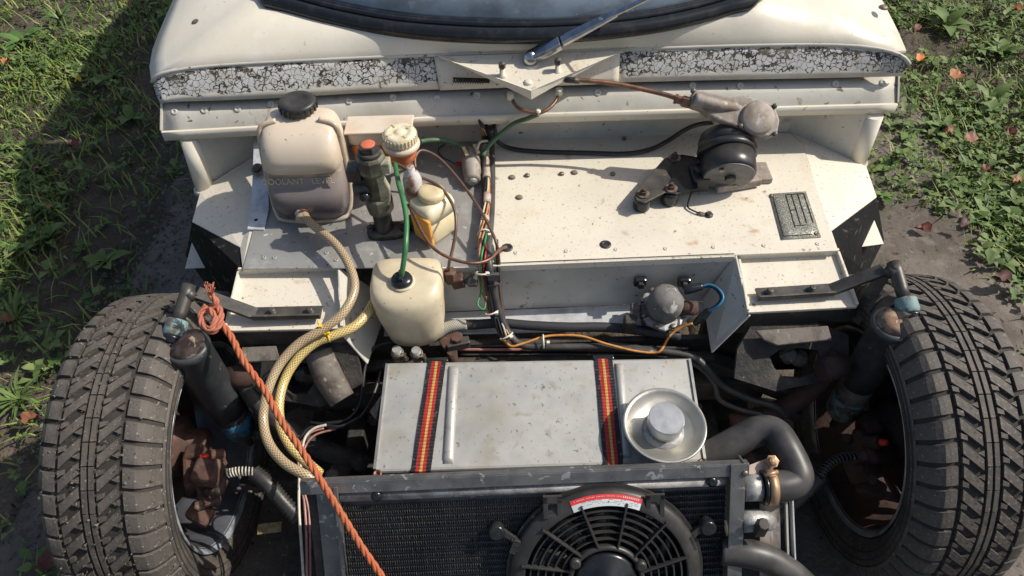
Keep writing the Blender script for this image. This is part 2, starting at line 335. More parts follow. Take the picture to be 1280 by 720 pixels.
m_rope2 = mat('faded_orange_rope', (.46, .15, .09), .75, var=((.36, .14, .09), 60, .4, .7), bump=(400, .8, .002))
def stripes(ctx, cur):
    N, L = ctx['N'], ctx['L']; sp = N.new('ShaderNodeSeparateXYZ'); L.new(ctx['tc'].outputs['UV'], sp.inputs[0])
    r = N.new('ShaderNodeValToRGB'); r.color_ramp.interpolation = 'CONSTANT'; e = r.color_ramp.elements
    cols = [(0, (.02, .02, .022)), (.20, (.50, .03, .03)), (.42, (.75, .45, .10)), (.56, (.50, .03, .03)), (.74, (.02, .02, .022))]
    e[0].position = 0; e[0].color = (*cols[0][1], 1); e[1].position = .2; e[1].color = (*cols[1][1], 1)
    for p, c in cols[2:]: q = e.new(p); q.color = (*c, 1)
    L.new(sp.outputs[0], r.inputs[0])
    wv = N.new('ShaderNodeMath'); wv.operation = 'MULTIPLY'; L.new(sp.outputs[1], wv.inputs[0]); wv.inputs[1].default_value = 190
    fr = N.new('ShaderNodeMath'); fr.operation = 'FRACT'; L.new(wv.outputs[0], fr.inputs[0])
    wx = N.new('ShaderNodeMath'); wx.operation = 'MULTIPLY'; L.new(sp.outputs[0], wx.inputs[0]); wx.inputs[1].default_value = 16
    fx = N.new('ShaderNodeMath'); fx.operation = 'FRACT'; L.new(wx.outputs[0], fx.inputs[0])
    ml = N.new('ShaderNodeMath'); ml.operation = 'MULTIPLY'; L.new(fr.outputs[0], ml.inputs[0]); L.new(fx.outputs[0], ml.inputs[1])
    bp = N.new('ShaderNodeBump'); bp.inputs['Distance'].default_value = .0012; L.new(ml.outputs[0], bp.inputs['Height']); L.new(bp.outputs[0], ctx['b'].inputs['Normal'])
    g = ctx['mix'](ctx['rng'](fr.outputs[0], .0, .35, .5, 0), r.outputs[0], (.03, .015, .012))
    return ctx['mix'](ctx['rng'](ctx['noise'](160), .58, .7, 0, .5), g, (.3, .26, .22))
m_strap = mat('striped_webbing', (.5, .1, .05), .75, extra=stripes)
def embossed(ctx, cur):
    N, L = ctx['N'], ctx['L']; sp = N.new('ShaderNodeSeparateXYZ'); L.new(ctx['tc'].outputs['UV'], sp.inputs[0])
    cb = N.new('ShaderNodeCombineXYZ'); 
    for i, k in ((0, 60), (1, 26)):
        a = N.new('ShaderNodeMath'); a.operation = 'MULTIPLY'; L.new(sp.outputs[i], a.inputs[0]); a.inputs[1].default_value = k; L.new(a.outputs[0], cb.inputs[i])
    n = ctx['noise'](1, 2, .5, 0, cb.outputs[0])
    wv = ctx['rng'](n, .46, .56)
    bp = N.new('ShaderNodeBump'); bp.inputs['Distance'].default_value = .002; L.new(wv, bp.inputs['Height']); L.new(bp.outputs[0], ctx['b'].inputs['Normal'])
    return ctx['mix'](ctx['rng'](wv, 0, 1), cur, (.50, .50, .44))
m_plate = mat('grimy_stamped_plate', (.20, .20, .17), .5, .5, var=((.30, .30, .25), 60, .4, .6), extra=embossed)

# ground materials
m_soil = mat('dark_soil', (.10, .078, .06), .95, var=[((.16, .125, .095), 9, .42, .66), ((.055, .062, .028), 5, .5, .7)], specks=[((.17, .14, .11), 70, .64, .72), ((.05, .07, .02), 30, .58, .7)], bump=(45, 1, .03))
m_slab = mat('mossy_worn_concrete', (.155, .13, .11), .9, var=[((.075, .06, .05), 5, .4, .65), ((.17, .15, .13), 22, .52, .72), ((.055, .065, .03), 9, .58, .72)], specks=[((.03, .026, .022), 60, .62, .70), ((.26, .24, .21), 130, .68, .73)], bump=(70, .8, .006))
def island(cols, pos=None):
    def ex(ctx, cur):
        N, L = ctx['N'], ctx['L']; g = N.new('ShaderNodeNewGeometry'); r = N.new('ShaderNodeValToRGB'); e = r.color_ramp.elements
        e[0].color = (*cols[0], 1); e[1].color = (*cols[-1], 1)
        for i, c in enumerate(cols[1:-1]): q = e.new((i + 1) / (len(cols) - 1)); q.color = (*c, 1)
        L.new(g.outputs['Random Per Island'], r.inputs[0]); return ctx['mix'](ctx['rng'](ctx['noise'](30), .3, .7, 0, .35), r.outputs[0], (.05, .075, .02))
    return ex
m_grass = mat('grass_blades', (.07, .13, .03), .6, extra=island([(.07, .14, .02), (.14, .24, .03), (.21, .31, .05), (.36, .35, .12)]))
m_weed = mat('broad_weed_leaves', (.06, .12, .03), .6, extra=island([(.05, .10, .027), (.09, .155, .038), (.135, .20, .055), (.21, .25, .10)]), spec=.3)
m_weedb = mat('bright_plant_leaves', (.08, .16, .035), .42, extra=island([(.05, .12, .02), (.085, .17, .03), (.12, .22, .05)]), spec=.6)
m_litter = mat('dead_litter', (.12, .07, .045), .8, extra=island([(.05, .028, .02), (.11, .06, .04), (.18, .12, .07), (.08, .05, .045)]))
m_peb = mat('small_pebbles', (.12, .11, .09), .85, extra=island([(.05, .046, .04), (.13, .12, .10), (.2, .19, .165), (.09, .08, .07)]))

# ================================================================ GROUND
g = MB(); n = 90; ext = [(-1.0 + 2 * i / n) for i in range(n + 1)]
vs = []
for j in range(n + 1):
    for i in range(n + 1):
        x = math.copysign(abs(ext[i]) ** 3, ext[i]) * 60; y = .3 + math.copysign(abs(ext[j]) ** 3, ext[j]) * 60
        hh = .012 * math.sin(x * 3.1 + 1) * math.sin(y * 2.3) + .006 * math.sin(x * 9 + y * 7); vs.append((x, y, hh * (1 if abs(x) > .55 else .2) - .012))
g.add(vs, [(j * (n + 1) + i, j * (n + 1) + i + 1, (j + 1) * (n + 1) + i + 1, (j + 1) * (n + 1) + i) for j in range(n) for i in range(n)], True)
struct('ground', g, m_soil)
def strip(x0, x1, seed):
    r = random.Random(seed); m = 60; L_ = []; mb = MB()
    loops = []
    for j in range(m + 1):
        y = -1.6 + 5.0 * j / m; a = x0 + r.uniform(-.018, .018) + .02 * math.sin(y * 3 + seed); b = x1 + r.uniform(-.02, .02) + .03 * math.sin(y * 4 + seed)
        loops.append([V((a - .03, y, -.02)), V((a, y, .006)), V(((a + b) / 2, y, .012)), V((b, y, .006)), V((b + .03, y, -.02))])
    return mb.sheet(loops, (0, 0, -.03))
struct('driveway_track', strip(.42, 1.22, 3), m_slab)
struct('driveway_track', strip(-1.0, -.42, 5), m_slab)

def leafshape(mb, base, dirx, up, L_, W, bend, seg=3, lobes=False):
    d = V(dirx).normalized(); s = d.cross(V(up)).normalized(); u = s.cross(d); vs = []; fs = []
    prof = [.15, .8, 1, .7, .0] if seg == 3 else [.2, 1, 0]
    m = len(prof)
    for i, q in enumerate(prof):
        t = i / (m - 1); c = V(base) + d * L_ * t * (1 - .25 * bend * t) + u * (L_ * (.35 * t - bend * t * t)); w_ = W * q / 2
        if i == m - 1: vs.append(c)
        else: vs += [c - s * w_ + u * w_ * .25, c, c + s * w_ + u * w_ * .25]
    for i in range(m - 2):
        a = i * 3; fs += [(a, a + 1, a + 4, a + 3), (a + 1, a + 2, a + 5, a + 4)]
    a = (m - 2) * 3; fs += [(a, a + 1, a + 3), (a + 1, a + 2, a + 3)]
    mb.add(vs, fs, True)
def hashn(x, y):
    return .5 + .25 * math.sin(x * 5.3 + 1.7 * math.sin(y * 4.1)) + .25 * math.sin(y * 6.7 + 2.1 * math.sin(x * 3.7) + 2)
def green_ok(x, y):
    if x < -.42: e = -.80 - .17 * math.exp(-((y - .55) / .35) ** 2); return x < e + .04 * math.sin(y * 13)
    if x > .42:
        b = 1.20 + .06 * math.sin(y * 4 + 3)
        if y > .93: b = .74
        elif y > .75: b = .74 + (.93 - y) * 2.5
        return x > b + .03 * math.sin(y * 17)
    return y > 1.8
def spots(nn, seed, dens=1.0):
    r = random.Random(seed); out = []
    while len(out) < nn:
        x = r.uniform(-2.5, 2.5); y = r.uniform(-1.3, 3.2)
        if y > 1.9 and r.random() < .4: continue
        if -1.28 < x < -.7 and r.random() < .62: continue
        if green_ok(x, y) and (hashn(x * 1.3, y * 1.3) > r.random() * dens): out.append((x, y, r))
    return out
gb = MB()
for x, y, r in spots(56000, 1, .75):
    a = r.uniform(0, 6.28); h = r.uniform(.012, .055); lean = r.uniform(.3, 1.6); dx, dy = math.cos(a), math.sin(a); w_ = r.uniform(.0012, .003)
    b = V((x, y, -.012)); t = b + V((dx * h * lean, dy * h * lean, h)); mdl = b + V((dx * h * lean * .35, dy * h * lean * .35, h * .6)); s_ = V((-dy, dx, 0)) * w_
    gb.add([b - s_, b + s_, mdl + s_, mdl - s_, t], [(0, 1, 2, 3), (3, 2, 4)], True)
far = random.Random(77); nf = 0
while nf < 42000:
    x = far.uniform(-5, 5); y = far.uniform(-2.2, 6)
    if (abs(x) < 2.5 and -1.3 < y < 3.2) or not (abs(x) > 1.25 or y > 3) or hashn(x * 1.3, y * 1.3) < far.random() * .7: continue
    a = far.uniform(0, 6.28); h = far.uniform(.02, .06); q = V((math.cos(a), math.sin(a), 0)); b = V((x, y, -.012)); s_ = V((-q.y, q.x, 0)) * far.uniform(.003, .006)
    gb.add([b - s_, b + s_, b + q * h + V((0, 0, h))], [(0, 1, 2)], True); nf += 1
wb = MB()
for x, y, r in spots(7200, 2, .8) + [q for q in spots(5200, 9, .5) if q[0] > 0]:
    k = r.randint(3, 7); a0 = r.uniform(0, 6.28); s = r.choice([.010, .014, .018, .022, .032]) * (1.1 if x > 0 else 1); h0 = r.uniform(-.005, .03)
    for i in range(k):
        a = a0 + i * 6.28 / k + r.uniform(-.4, .4); L_ = s * r.uniform(.7, 1.3)
        leafshape(wb, (x + r.uniform(-.01, .01), y + r.uniform(-.01, .01), h0), (math.cos(a), math.sin(a), r.uniform(.1, .6)), (0, 0, 1), L_, L_ * r.uniform(.45, .8), r.uniform(.2, .7), seg=2)
tag(part('grass', gb, m_grass, recalc=False), kind='stuff')
tag(part('ground_cover', wb, m_weed, recalc=False), kind='stuff')
lb = MB()
for q in range(2600):
    r = rnd; x = r.uniform(-2.4, 2.4); y = r.uniform(-1.2, 2.6)
    if abs(x) < .7: continue
    if not green_ok(x, y) and r.random() < .75: continue
    a = r.uniform(0, 6.28); L_ = r.uniform(.006, .03); leafshape(lb, (x, y, r.uniform(.002, .012)), (math.cos(a), math.sin(a), r.uniform(-.1, .2)), (r.uniform(-.4, .4), 0, 1), L_, L_ * r.uniform(.15, .7), r.uniform(-.2, .4), seg=2)
tag(part('leaf_litter', lb, m_litter, recalc=False), kind='stuff')
pb = MB()
for q in range(5200):
    r = rnd
    x = r.uniform(-1.08, -.66) if q % 3 else r.uniform(.7, 1.3); y = r.uniform(-.8, 1.5); s = r.uniform(.0025, .009) * (1 if q % 3 else .6); z = .007
    p = [V((x + s * r.uniform(.6, 1) * math.cos(k * 1.57), y + s * r.uniform(.6, 1) * math.sin(k * 1.57), z)) for k in range(4)]
    pb.add(p + [V((x, y, z + s * r.uniform(.5, .9)))], [(0, 1, 4), (1, 2, 4), (2, 3, 4), (3, 0, 4)])
tag(part('gravel', pb, m_peb, recalc=False), kind='stuff')

# individual plants: px, px, size, leaves, label
PLANTS = [(30, 55, .13, 12, 'bright broad-leaved plant in the sunny top left corner of the verge', 'wide'),
 (75, 25, .12, 26, 'spiky tuft of long grassy leaves near the top of the left verge', 'thin'),
 (140, 100, .07, 9, 'small light green weed beside the yellow leaf on the left verge', 'wide'),
 (165, 150, .09, 8, 'low weed rosette nearest the left end of the cream scuttle', 'wide'),
 (60, 300, .10, 12, 'dark green rosette weed midway down the left verge', 'wide'),
 (45, 215, .11, 22, 'tuft of long grass leaves at the left edge above the tyre', 'thin'),
 (130, 330, .09, 10, 'broad weed just above the top of the left tyre', 'wide'),
 (20, 400, .11, 24, 'tall grass tuft left of the left tyre shoulder', 'thin'),
 (25, 500, .10, 24, 'drooping grass tuft in shade beside the middle of the left tyre', 'thin'),
 (1180, 35, .12, 11, 'leafy weed in shade at the top right above the orange leaves', 'wide'),
 (1250, 70, .10, 10, 'broad green plant to the right of the big orange leaf', 'wide'),
 (1235, 130, .11, 9, 'large lobed weed on the sunlit part of the right verge', 'wide'),
 (1180, 165, .09, 11, 'spreading weed at the corner of the bare track below the sunny patch', 'wide'),
 (1220, 190, .10, 13, 'long-leaved plantain between two brown leaves on the right verge', 'thin'),
 (1265, 250, .10, 11, 'glossy weed cluster at the right edge above the right tyre', 'wide'),
 (1240, 280, .09, 10, 'dark weed beside the bare track above the mauve leaf', 'wide')]
for u, v, s, k, lab, kind_ in PLANTS:
    c = P(u, v, 0); r = random.Random(u * 7 + v); mb = MB()
    for i in range(k):
        a = i * 2.4 + r.uniform(-.3, .3); L_ = s * r.uniform(.55, 1)
        leafshape(mb, c + V((0, 0, -.005)), (math.cos(a), math.sin(a), r.uniform(.25, 1.1)), (0, 0, 1), L_, L_ * (r.uniform(.3, .45) if kind_ == 'wide' else .09), r.uniform(.3, .8), seg=3)
    t = thing('weed_plant', lab, 'plant', c); part('leaf', mb, m_weedb if v < 140 and u < 100 else m_weed, t, recalc=False)
    st = MB(); st.tube([c + V((0, 0, -.012)), c + V((.002, 0, .012))], [.004, .002], 6, 2); part('stem', st, m_weedb, t)

LEAVES = [(98, 101, .030, (.75, .48, .05), 'small bright yellow fallen leaf on the dark left verge'),
 (92, 181, .036, (.20, .055, .035), 'reddish brown curled leaf below the yellow one on the left verge'),
 (167, 167, .028, (.16, .07, .05), 'small brown leaf near the scuttle corner on the left verge'),
 (48, 210, .028, (.10, .045, .035), 'dark maroon leaf at the far left above the grass tuft'),
 (8, 76, .034, (.45, .20, .10), 'pale orange leaf at the left edge under the bright plant'),
 (182, 48, .022, (.50, .36, .10), 'pale yellow leaf scrap near the top left of the scuttle'),
 (160, 5, .030, (.35, .20, .12), 'tan leaf at the top edge of the left verge'),
 (12, 402, .040, (.22, .11, .06), 'brown leaf lying left of the left tyre crown'),
 (40, 523, .038, (.28, .12, .07), 'brown leaf touching the outer edge of the left tyre'),
 (65, 260, .024, (.32, .20, .07), 'ochre leaf scrap midway down the left verge'),
 (55, 705, .045, (.18, .055, .04), 'dark red leaf at the bottom left corner by the tyre'),
 (1197, 96, .055, (.52, .20, .08), 'large curled orange leaf on the sunlit right verge'),
 (1153, 73, .042, (.80, .25, .03), 'vivid orange leaf beside the right end of the scuttle'),
 (1152, 286, .042, (.17, .045, .035), 'dark red-brown leaf alone on the bare right track'),
 (1148, 37, .036, (.25, .11, .07), 'brown leaf in the grass above the vivid orange leaf'),
 (1218, 175, .050, (.33, .14, .10), 'pinkish brown curled leaf on the right verge beside plantain'),
 (1233, 212, .032, (.20, .085, .06), 'small brown leaf at the rim of the right verge'),
 (1250, 348, .050, (.15, .065, .07), 'mauve-brown leaf just above the right tyre crown'),
 (1186, 165, .034, (.30, .12, .07), 'rust coloured leaf half under the weed by the track corner'),
 (1272, 226, .034, (.42, .19, .09), 'orange-brown leaf at the right edge above the glossy weeds'),
 (1270, 12, .040, (.40, .15, .06), 'orange-brown leaf at the top right corner'),
 (1209, 280, .034, (.12, .055, .05), 'dull purple-brown leaf at the edge of the bare track'),
 (1262, 165, .038, (.24, .08, .06), 'dark leaf in the shade right of the sunny patch')]
for u, v, s, c, lab in LEAVES:
    r = random.Random(u + v); o = P(u, v, .045 if v < 120 or u > 1180 else .03); a = r.uniform(0, 6.28); mb = MB(); N_ = 18
    if u == 1152: o = P(u, v, .022)
    d = V((math.cos(a), math.sin(a), 0)); q = V((-d.y, d.x, 0)); vs = [o + V((0, 0, -.003))]
    for k in range(N_):
        t = 2 * math.pi * k / N_; rr = s * (.60 + .06 * math.cos(t) + (.05 if k % 2 else -.03) + r.uniform(-.03, .03)) * .62
        cr = .007 * math.sin(2 * t + a) + .006 * r.uniform(-1, 1) + s * .16
        vs.append(o + d * rr * math.cos(t) * 1.25 + q * rr * math.sin(t) * (.85 + .3 * math.cos(t)) + V((0, 0, cr)))
    mb.add(vs, [(0, k + 1, (k + 1) % N_ + 1) for k in range(N_)], True)
    tip = vs[1 + N_ // 2]; t_ = thing('fallen_leaf', lab, 'leaf', o)
    part('blade', mb, mat('leaf_%d' % u, (c[0] * .8, c[1] * .72, c[2] * .55), .6, var=(tuple(x * .55 for x in c), 70, .42, .65)), t_, recalc=False)
    sm = MB(); sm.tube([tip, tip - d * s * .3 + V((0, 0, .004))], .0009, 5, 2); part('stalk', sm, m_litter, t_)

# ================================================================ CAR BODY
car = thing('car_body', 'cream car body with windscreen, cracked scuttle band and open front bay', 'car', (0, .5, 0))
def resample(pts, n):
    pts = [V(p) for p in pts]; d = [0]
    for a, b in zip(pts, pts[1:]): d.append(d[-1] + (b - a).length)
    out = []; j = 0
    for i in range(n):
        t = d[-1] * i / (n - 1)
        while j < len(d) - 2 and d[j + 1] < t: j += 1
        out.append(pts[j].lerp(pts[j + 1], min(1, (t - d[j]) / max(1e-9, d[j + 1] - d[j]))))
    return out
NT = 97
Fpx = [(189, 101, .662), (196, 93, .675), (215, 87, .683), (260, 81, .688), (340, 76, .69), (440, 71, .69), (540, 67, .69), (660, 63, .69), (780, 60, .69), (900, 56, .69), (1010, 54, .69), (1075, 56, .687), (1115, 63, .680), (1132, 71, .672), (1138, 79, .662)]
Fc = Ps(Fpx)
sealo = Ps([(330, -2, .745), (365, 12, .735), (420, 27, .727), (490, 40, .722), (570, 47, .72), (650, 49, .72), (730, 46, .72), (810, 37, .722), (870, 25, .727), (915, 12, .735), (945, -2, .745)])
outer = [V((-.60, 1.35, .80)), V((-.64, 1.0, .76)), V((-.655, .75, .715)), V((-.665, .55, .68))] + Fc + [V((.675, .55, .68)), V((.665, .75, .715)), V((.65, 1.0, .76)), V((.61, 1.35, .80))]
inner = [V((-.53, 1.35, 1.02)), V((-.56, 1.1, .92)), V((-.52, .88, .82)), V((-.44, .73, .765))] + sealo + [V((.46, .73, .765)), V((.54, .88, .82)), V((.58, 1.1, .92)), V((.55, 1.35, 1.02))]
# match the two rails by direction from a centre
def by_angle(poly, n, c=V((0, 1.0, 0))):
    poly = resample(smooth_path(poly, 5), 600); an = [math.atan2(p.x - c.x, -(p.y - c.y)) for p in poly]; out = []
    a0, a1 = max(an[0], -2.2), min(an[-1], 2.2); j = 0
    for i in range(n):
        t = -1.95 + 3.9 * i / (n - 1); k = min(range(len(an)), key=lambda q: abs(an[q] - t)); out.append(poly[k])
    return out
O_ = by_angle(outer, NT); I_ = by_angle(inner, NT)
rows = []
for r_ in range(9):
    t = r_ / 8; rows.append([a.lerp(b, t) + V((0, 0, .012 * math.sin(math.pi * t) ** .7)) for a, b in zip(O_, I_)])
mb = MB(); mb.sheet(rows, (0, 0, -.004)); scuttle = part('scuttle_panel', mb, m_cream, car)
# rolled front edge of the scuttle
mb = MB(); mb.tube([p + V((0, .001, -.003)) for p in Fc], .0035, 8, 2); part('rolled_edge', mb, m_grey_cream, scuttle)
# small rusty bolts on the scuttle corners
bolt = MB(); bolt.lathe([(.0085, 0), (.0085, .0015), (.006, .004), (.0025, .0045)], (0, 0, 0), n=12); bolt_me = mesh_of('scuttle_screw', bolt, V((0, 0, 0)))
copies('scuttle_screw', bolt_me, m_bolt, scuttle, [P(246, 28, .712) , P(1104, 10, .712), P(313, 40, .710)])
# windscreen seal and glass
sealpts = [p + V((0, 0, .006)) for p in resample(smooth_path(inner, 5), 90)]
seal_c = V((0, 1.1, .9))
mb = MB(); mb.tube(sealpts, .0135, 12, 1); seal = part('windscreen_seal', mb, m_seal, car)
s2 = [p + ((seal_c - p).normalized() * .017 + V((0, 0, .006))) for p in sealpts]
mb = MB(); mb.tube(s2, .006, 8, 1); part('seal_lip', mb, m_seal, seal)
s3 = [p + ((seal_c - p).normalized() * .026 + V((0, 0, .004))) for p in sealpts]
mb = MB(); mb.tube(s3, .005, 8, 1); part('seal_lip', mb, m_seal, seal)
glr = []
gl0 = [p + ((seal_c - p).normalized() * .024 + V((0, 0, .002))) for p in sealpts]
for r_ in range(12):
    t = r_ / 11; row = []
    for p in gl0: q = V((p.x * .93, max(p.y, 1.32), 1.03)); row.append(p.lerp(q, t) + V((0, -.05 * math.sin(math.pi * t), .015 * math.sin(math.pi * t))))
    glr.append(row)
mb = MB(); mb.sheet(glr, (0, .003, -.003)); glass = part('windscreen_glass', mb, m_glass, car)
def text_mesh(body, size, M4, extr=.0004):
    cu = bpy.data.curves.new('t', 'FONT'); cu.body = body; cu.size = size; cu.extrude = extr; cu.align_x = 'CENTER'; cu.align_y = 'CENTER'
    o = bpy.data.objects.new('t', cu); C.objects.link(o); dg = bpy.context.evaluated_depsgraph_get(); me = bpy.data.meshes.new_from_object(o.evaluated_get(dg))
    bpy.data.objects.remove(o); mb = MB(); mb.add([M4 @ v.co for v in me.vertices], [tuple(p.vertices) for p in me.polygons]); return mb
def frame4(o, x, y):
    x = V(x).normalized(); z = x.cross(V(y)).normalized(); y = z.cross(x)
    M4 = Matrix.Identity(4)
    for i in range(3): M4[i][0], M4[i][1], M4[i][2], M4[i][3] = x[i], y[i], z[i], o[i]
    return M4
# printed sticker outline inside the glass
stc = P(671, 2, .741); mb = MB(); fx = V((1, -.03, 0)); fy = V((0, .88, .47))
for a, b in (((-.032, -.008), (.032, -.008)), ((-.032, .012), (.032, .012)), ((-.032, -.008), (-.032, .012)), ((.032, -.008), (.032, .012))):
    mb.boxd(stc + fx * a[0] + fy * a[1], stc + fx * b[0] + fy * b[1], .0012, .0006)
stk = part('printed_sticker', mb, m_whitep, glass)
mb = MB()
for i in range(7): mb.boxd(stc + fx * (-.028 + .005 * i) + fy * -.004, stc + fx * (-.028 + .005 * i) + fy * .003, .0022, .0006)
part('sticker_print', mb, m_whitep, stk)
# dashboard and cabin behind the glass
mb = MB(); mb.box((0, 1.0, .62), (1.1, .6, .06)); mb.box((0, 1.42, .5), (1.1, .04, .96)); mb.box((0, .72, .5), (1.1, .04, .30)); part('dashboard', mb, m_dark, car, .01)
# roof rear
mb = MB(); mb.sheet([[V((x, 1.34, 1.02 - .1 * abs(x) ** 3 * 4)) for x in (-.53, -.3, 0, .3, .55)], [V((x * .98, 1.9, 1.10 - .4 * abs(x) ** 3)) for x in (-.53, -.3, 0, .3, .55)], [V((x, 2.6, 1.02 - .4 * abs(x) ** 3)) for x in (-.53, -.3, 0, .3, .55)]], (0, 0, -.005)); part('roof', mb, m_cream, car)
for sx in (-1, 1):
    ox = .005 + sx * .600
    mb = MB(); loops = []
    top = [(.56, .66), (.75, .70), (1.0, .745), (1.35, .79), (2.6, .85)]
    for z_ in (0, .33, .66, 1):
        loops.append([V((ox + sx * .03 * math.sin(z_ * 3.1) - sx * .012 * (1 - z_), y, .12 + (zt - .12) * z_)) for y, zt in top])
    mb.sheet(loops, (-sx * .003, 0, 0)); part('side_panel', mb, m_cream, car)
    mb = MB(); mb.sheet([[V((ox - sx * .04, 1.34, .79)), V((sx * .53, 1.34, 1.01))], [V((ox - sx * .04, 2.6, .85)), V((sx * .53, 2.6, 1.0))]], (-sx * .003, 0, 0)); part('side_window', mb, m_seal, car)

# fascia under the scuttle edge
Bc = Ps([(200, 129, .622), (207, 128, .622), (225, 127, .622), (265, 126, .622), (340, 123, .622), (440, 117, .622), (540, 112, .622), (660, 107, .622), (780, 103, .622), (900, 100, .622), (1010, 98, .622), (1075, 96.5, .622), (1105, 96, .622), (1119, 95.5, .622), (1126, 95, .622)]); Bc = [CL + (p - CL) * ((.636 - CL.z) / (p.z - CL.z)) for p in Bc]
ft = resample(Fc, 121); fb = resample(Bc, 121)
def fascia(i0, i1, m, off=0, nm='fascia_panel', lab=None):
    rows = []
    for r_ in range(6):
        t = r_ / 5; rows.append([ft[i].lerp(fb[i], t) + V((0, -off - .001 * math.sin(math.pi * t), -.004 * (1 - t))) for i in range(i0, i1 + 1)])
    mb = MB(); mb.sheet(rows, (0, .003, -.001)); return part(nm, mb, m, car, label=lab)
ia, ib = 45, 74
f1 = fascia(0, ia, m_crack, 0, lab='left band of cracked and flaking cream paint')
f2 = fascia(ia, ib, m_creamd, .0035, lab='smooth cream centre panel behind the wiper bracket')
f3 = fascia(ib, 120, m_crack, 0, lab='right band of cracked and flaking cream paint')
# threaded wiper rack end showing in the centre panel
mb = MB(); a, b = PY(566, 99.5, .462), PY(612, 101, .458)
mb.boxd(a, b, .004, .007); rod = part('rack_slot', mb, m_dark, car)
mb = MB()
for k in range(13): mb.lathe([(.0035, 0), (.0046, .001), (.0035, .002)], a.lerp(b, k / 15) + V((0, -.004, 0)), b - a, 8)
part('rack_thread', mb, m_steel, rod)

# flange with lip
lipt = resample(Ps([(203, 165, .594), (400, 154, .594), (560, 145.5, .594), (860, 137, .594), (1121, 130, .594)]), 41)
fb2 = resample([p + V((0, .012, -.004)) for p in Bc], 41)
mb = MB(); mb.sheet([fb2, [a.lerp(b, .5) + V((0, 0, -.001)) for a, b in zip(fb2, lipt)], lipt], (0, 0, -.004)); fl = part('flange', mb, m_grey_cream, car)
mb = MB(); lipb = [p + V((0, -.003, -.017)) for p in lipt]
mb.sheet([[p + V((0, -.0045, 0.002)) for p in lipt], lipb], (0, .005, 0)); part('flange_lip', mb, m_cream, fl)
riv = MB(); riv.lathe([(.0065, 0), (.0065, .0007), (.0045, .0014), (.0022, .0016), (.0020, .0008)], (0, 0, 0), n=14); riv_me = mesh_of('rivet', riv, V((0, 0, 0)))
def on_flange(u, v):
    best = None
    for i in range(40):
        for q in range(5):
            f = q / 5; A = fb2[i].lerp(fb2[i + 1], f); B2 = lipt[i].lerp(lipt[i + 1], f)
            for k in range(1, 20):
                p = A.lerp(B2, k / 20) + V((0, 0, -.001 * min(k, 20 - k) / 10)); c = CM.transposed() @ (p - CL); e = (640 + FP * c.x / -c.z - u) ** 2 + (360 - FP * c.y / -c.z - v) ** 2
                if best is None or e < best[0]: best = (e, p, (A - B2).cross(V((1, 0, 0))).normalized())
    n_ = best[2] if best[2].z > 0 else -best[2]; return best[1] + n_ * .0002, n_.to_track_quat('Z', 'Y').to_euler()
fr_ = [on_flange(u, v) for u, v in ((217, 140), (255, 138), (296, 135), (338, 131), (435, 127), (492, 122), (546, 122), (595, 119), (745, 115), (867, 107), (926, 107), (1045, 105), (1103, 104))]
copies('rivet', riv_me, m_grey_cream, fl, [q[0] for q in fr_], [q[1] for q in fr_])
# end caps of the flange
for k, sx in ((0, -1), (-1, 1)):
    mb = MB(); a, b = fb2[k], lipt[k]; mb.prism([a + V((0, 0, .004)), b + V((0, 0, .004)), b + V((0, 0, -.02)), a + V((0, 0, -.02))], (sx * .003, 0, 0)); part('flange_end', mb, m_grey_cream, fl)

# bulkhead below the flange with angled wings
bk = [P(262, 230, .475), P(332, 186, .50), P(985, 164, .50), P(1067, 200, .478)]
mb = MB(); mb.sheet([[V((p.x, p.y + .002, z_)) for p, z_ in zip(bk, (.574, .605, .605, .574))], [V((p.x, p.y, p.z - .01)) for p in bk]], (0, .003, 0), False); part('bulkhead', mb, m_grey_cream, car)
# cross tube posts
for a, b, lab in ((P(237, 172, .572), P(257, 236, .465), 'left'), (P(1092, 143, .572), P(1070, 203, .465), 'right')):
    mb = MB(); mb.tube([a, b], .0175, 24, 1); po = part('support_post', mb, m_cream, car)
    d = (b - a).normalized(); mb = MB(); mb.tube([b - d * .004, b + d * .004], [.0205, .022], 20, 1); part('weld_bead', mb, m_grey_cream, po)

# shelf
ZS = .50
def poly_plate(pts, th, m, nm, parent=car, bevel=.0012, lab=None):
    mb = MB(); mb.prism(pts, V((0, 0, -th))); return part(nm, mb, m, parent, bevel, lab)
shelf = poly_plate([P(596, 332, ZS), P(1048, 313, ZS), P(1003, 180, ZS), P(988, 166, ZS), P(603, 172, ZS)], .004, m_creamd, 'shelf_panel', lab='cream painted shelf speckled with rust and dirt')
alu = poly_plate([P(303, 336, ZS + .001), P(610, 333, ZS + .001), P(617, 250, ZS + .001), P(618, 173, ZS + .001), P(345, 182, ZS + .001), P(325, 255, ZS + .001)], .003, m_galv, 'aluminium_plate')
mb = MB(); mb.prism([P(986, 163, .4995), P(1067, 200, .478), P(1083, 208, .472), P(1096, 246, .462), P(1037, 290, .490), P(1047, 313, .4985), P(1003, 180, .4995)], (0, 0, -.004)); part('shelf_wing', mb, m_creamd, car, .001)
mb = MB(); mb.prism([P(332, 186, .4995), P(262, 230, .478), P(250, 240, .472), P(240, 277, .462), P(300, 309, .490), P(303, 337, .4985), P(326, 255, .4995)], (0, 0, -.004)); part('shelf_wing', mb, m_creamd, car, .001)
m_liner = mat('mottled_black_underseal', (.010, .010, .011), .85, specks=[((.07, .065, .06), 45, .60, .68)], bump=(60, .8, .004), spec=.2)
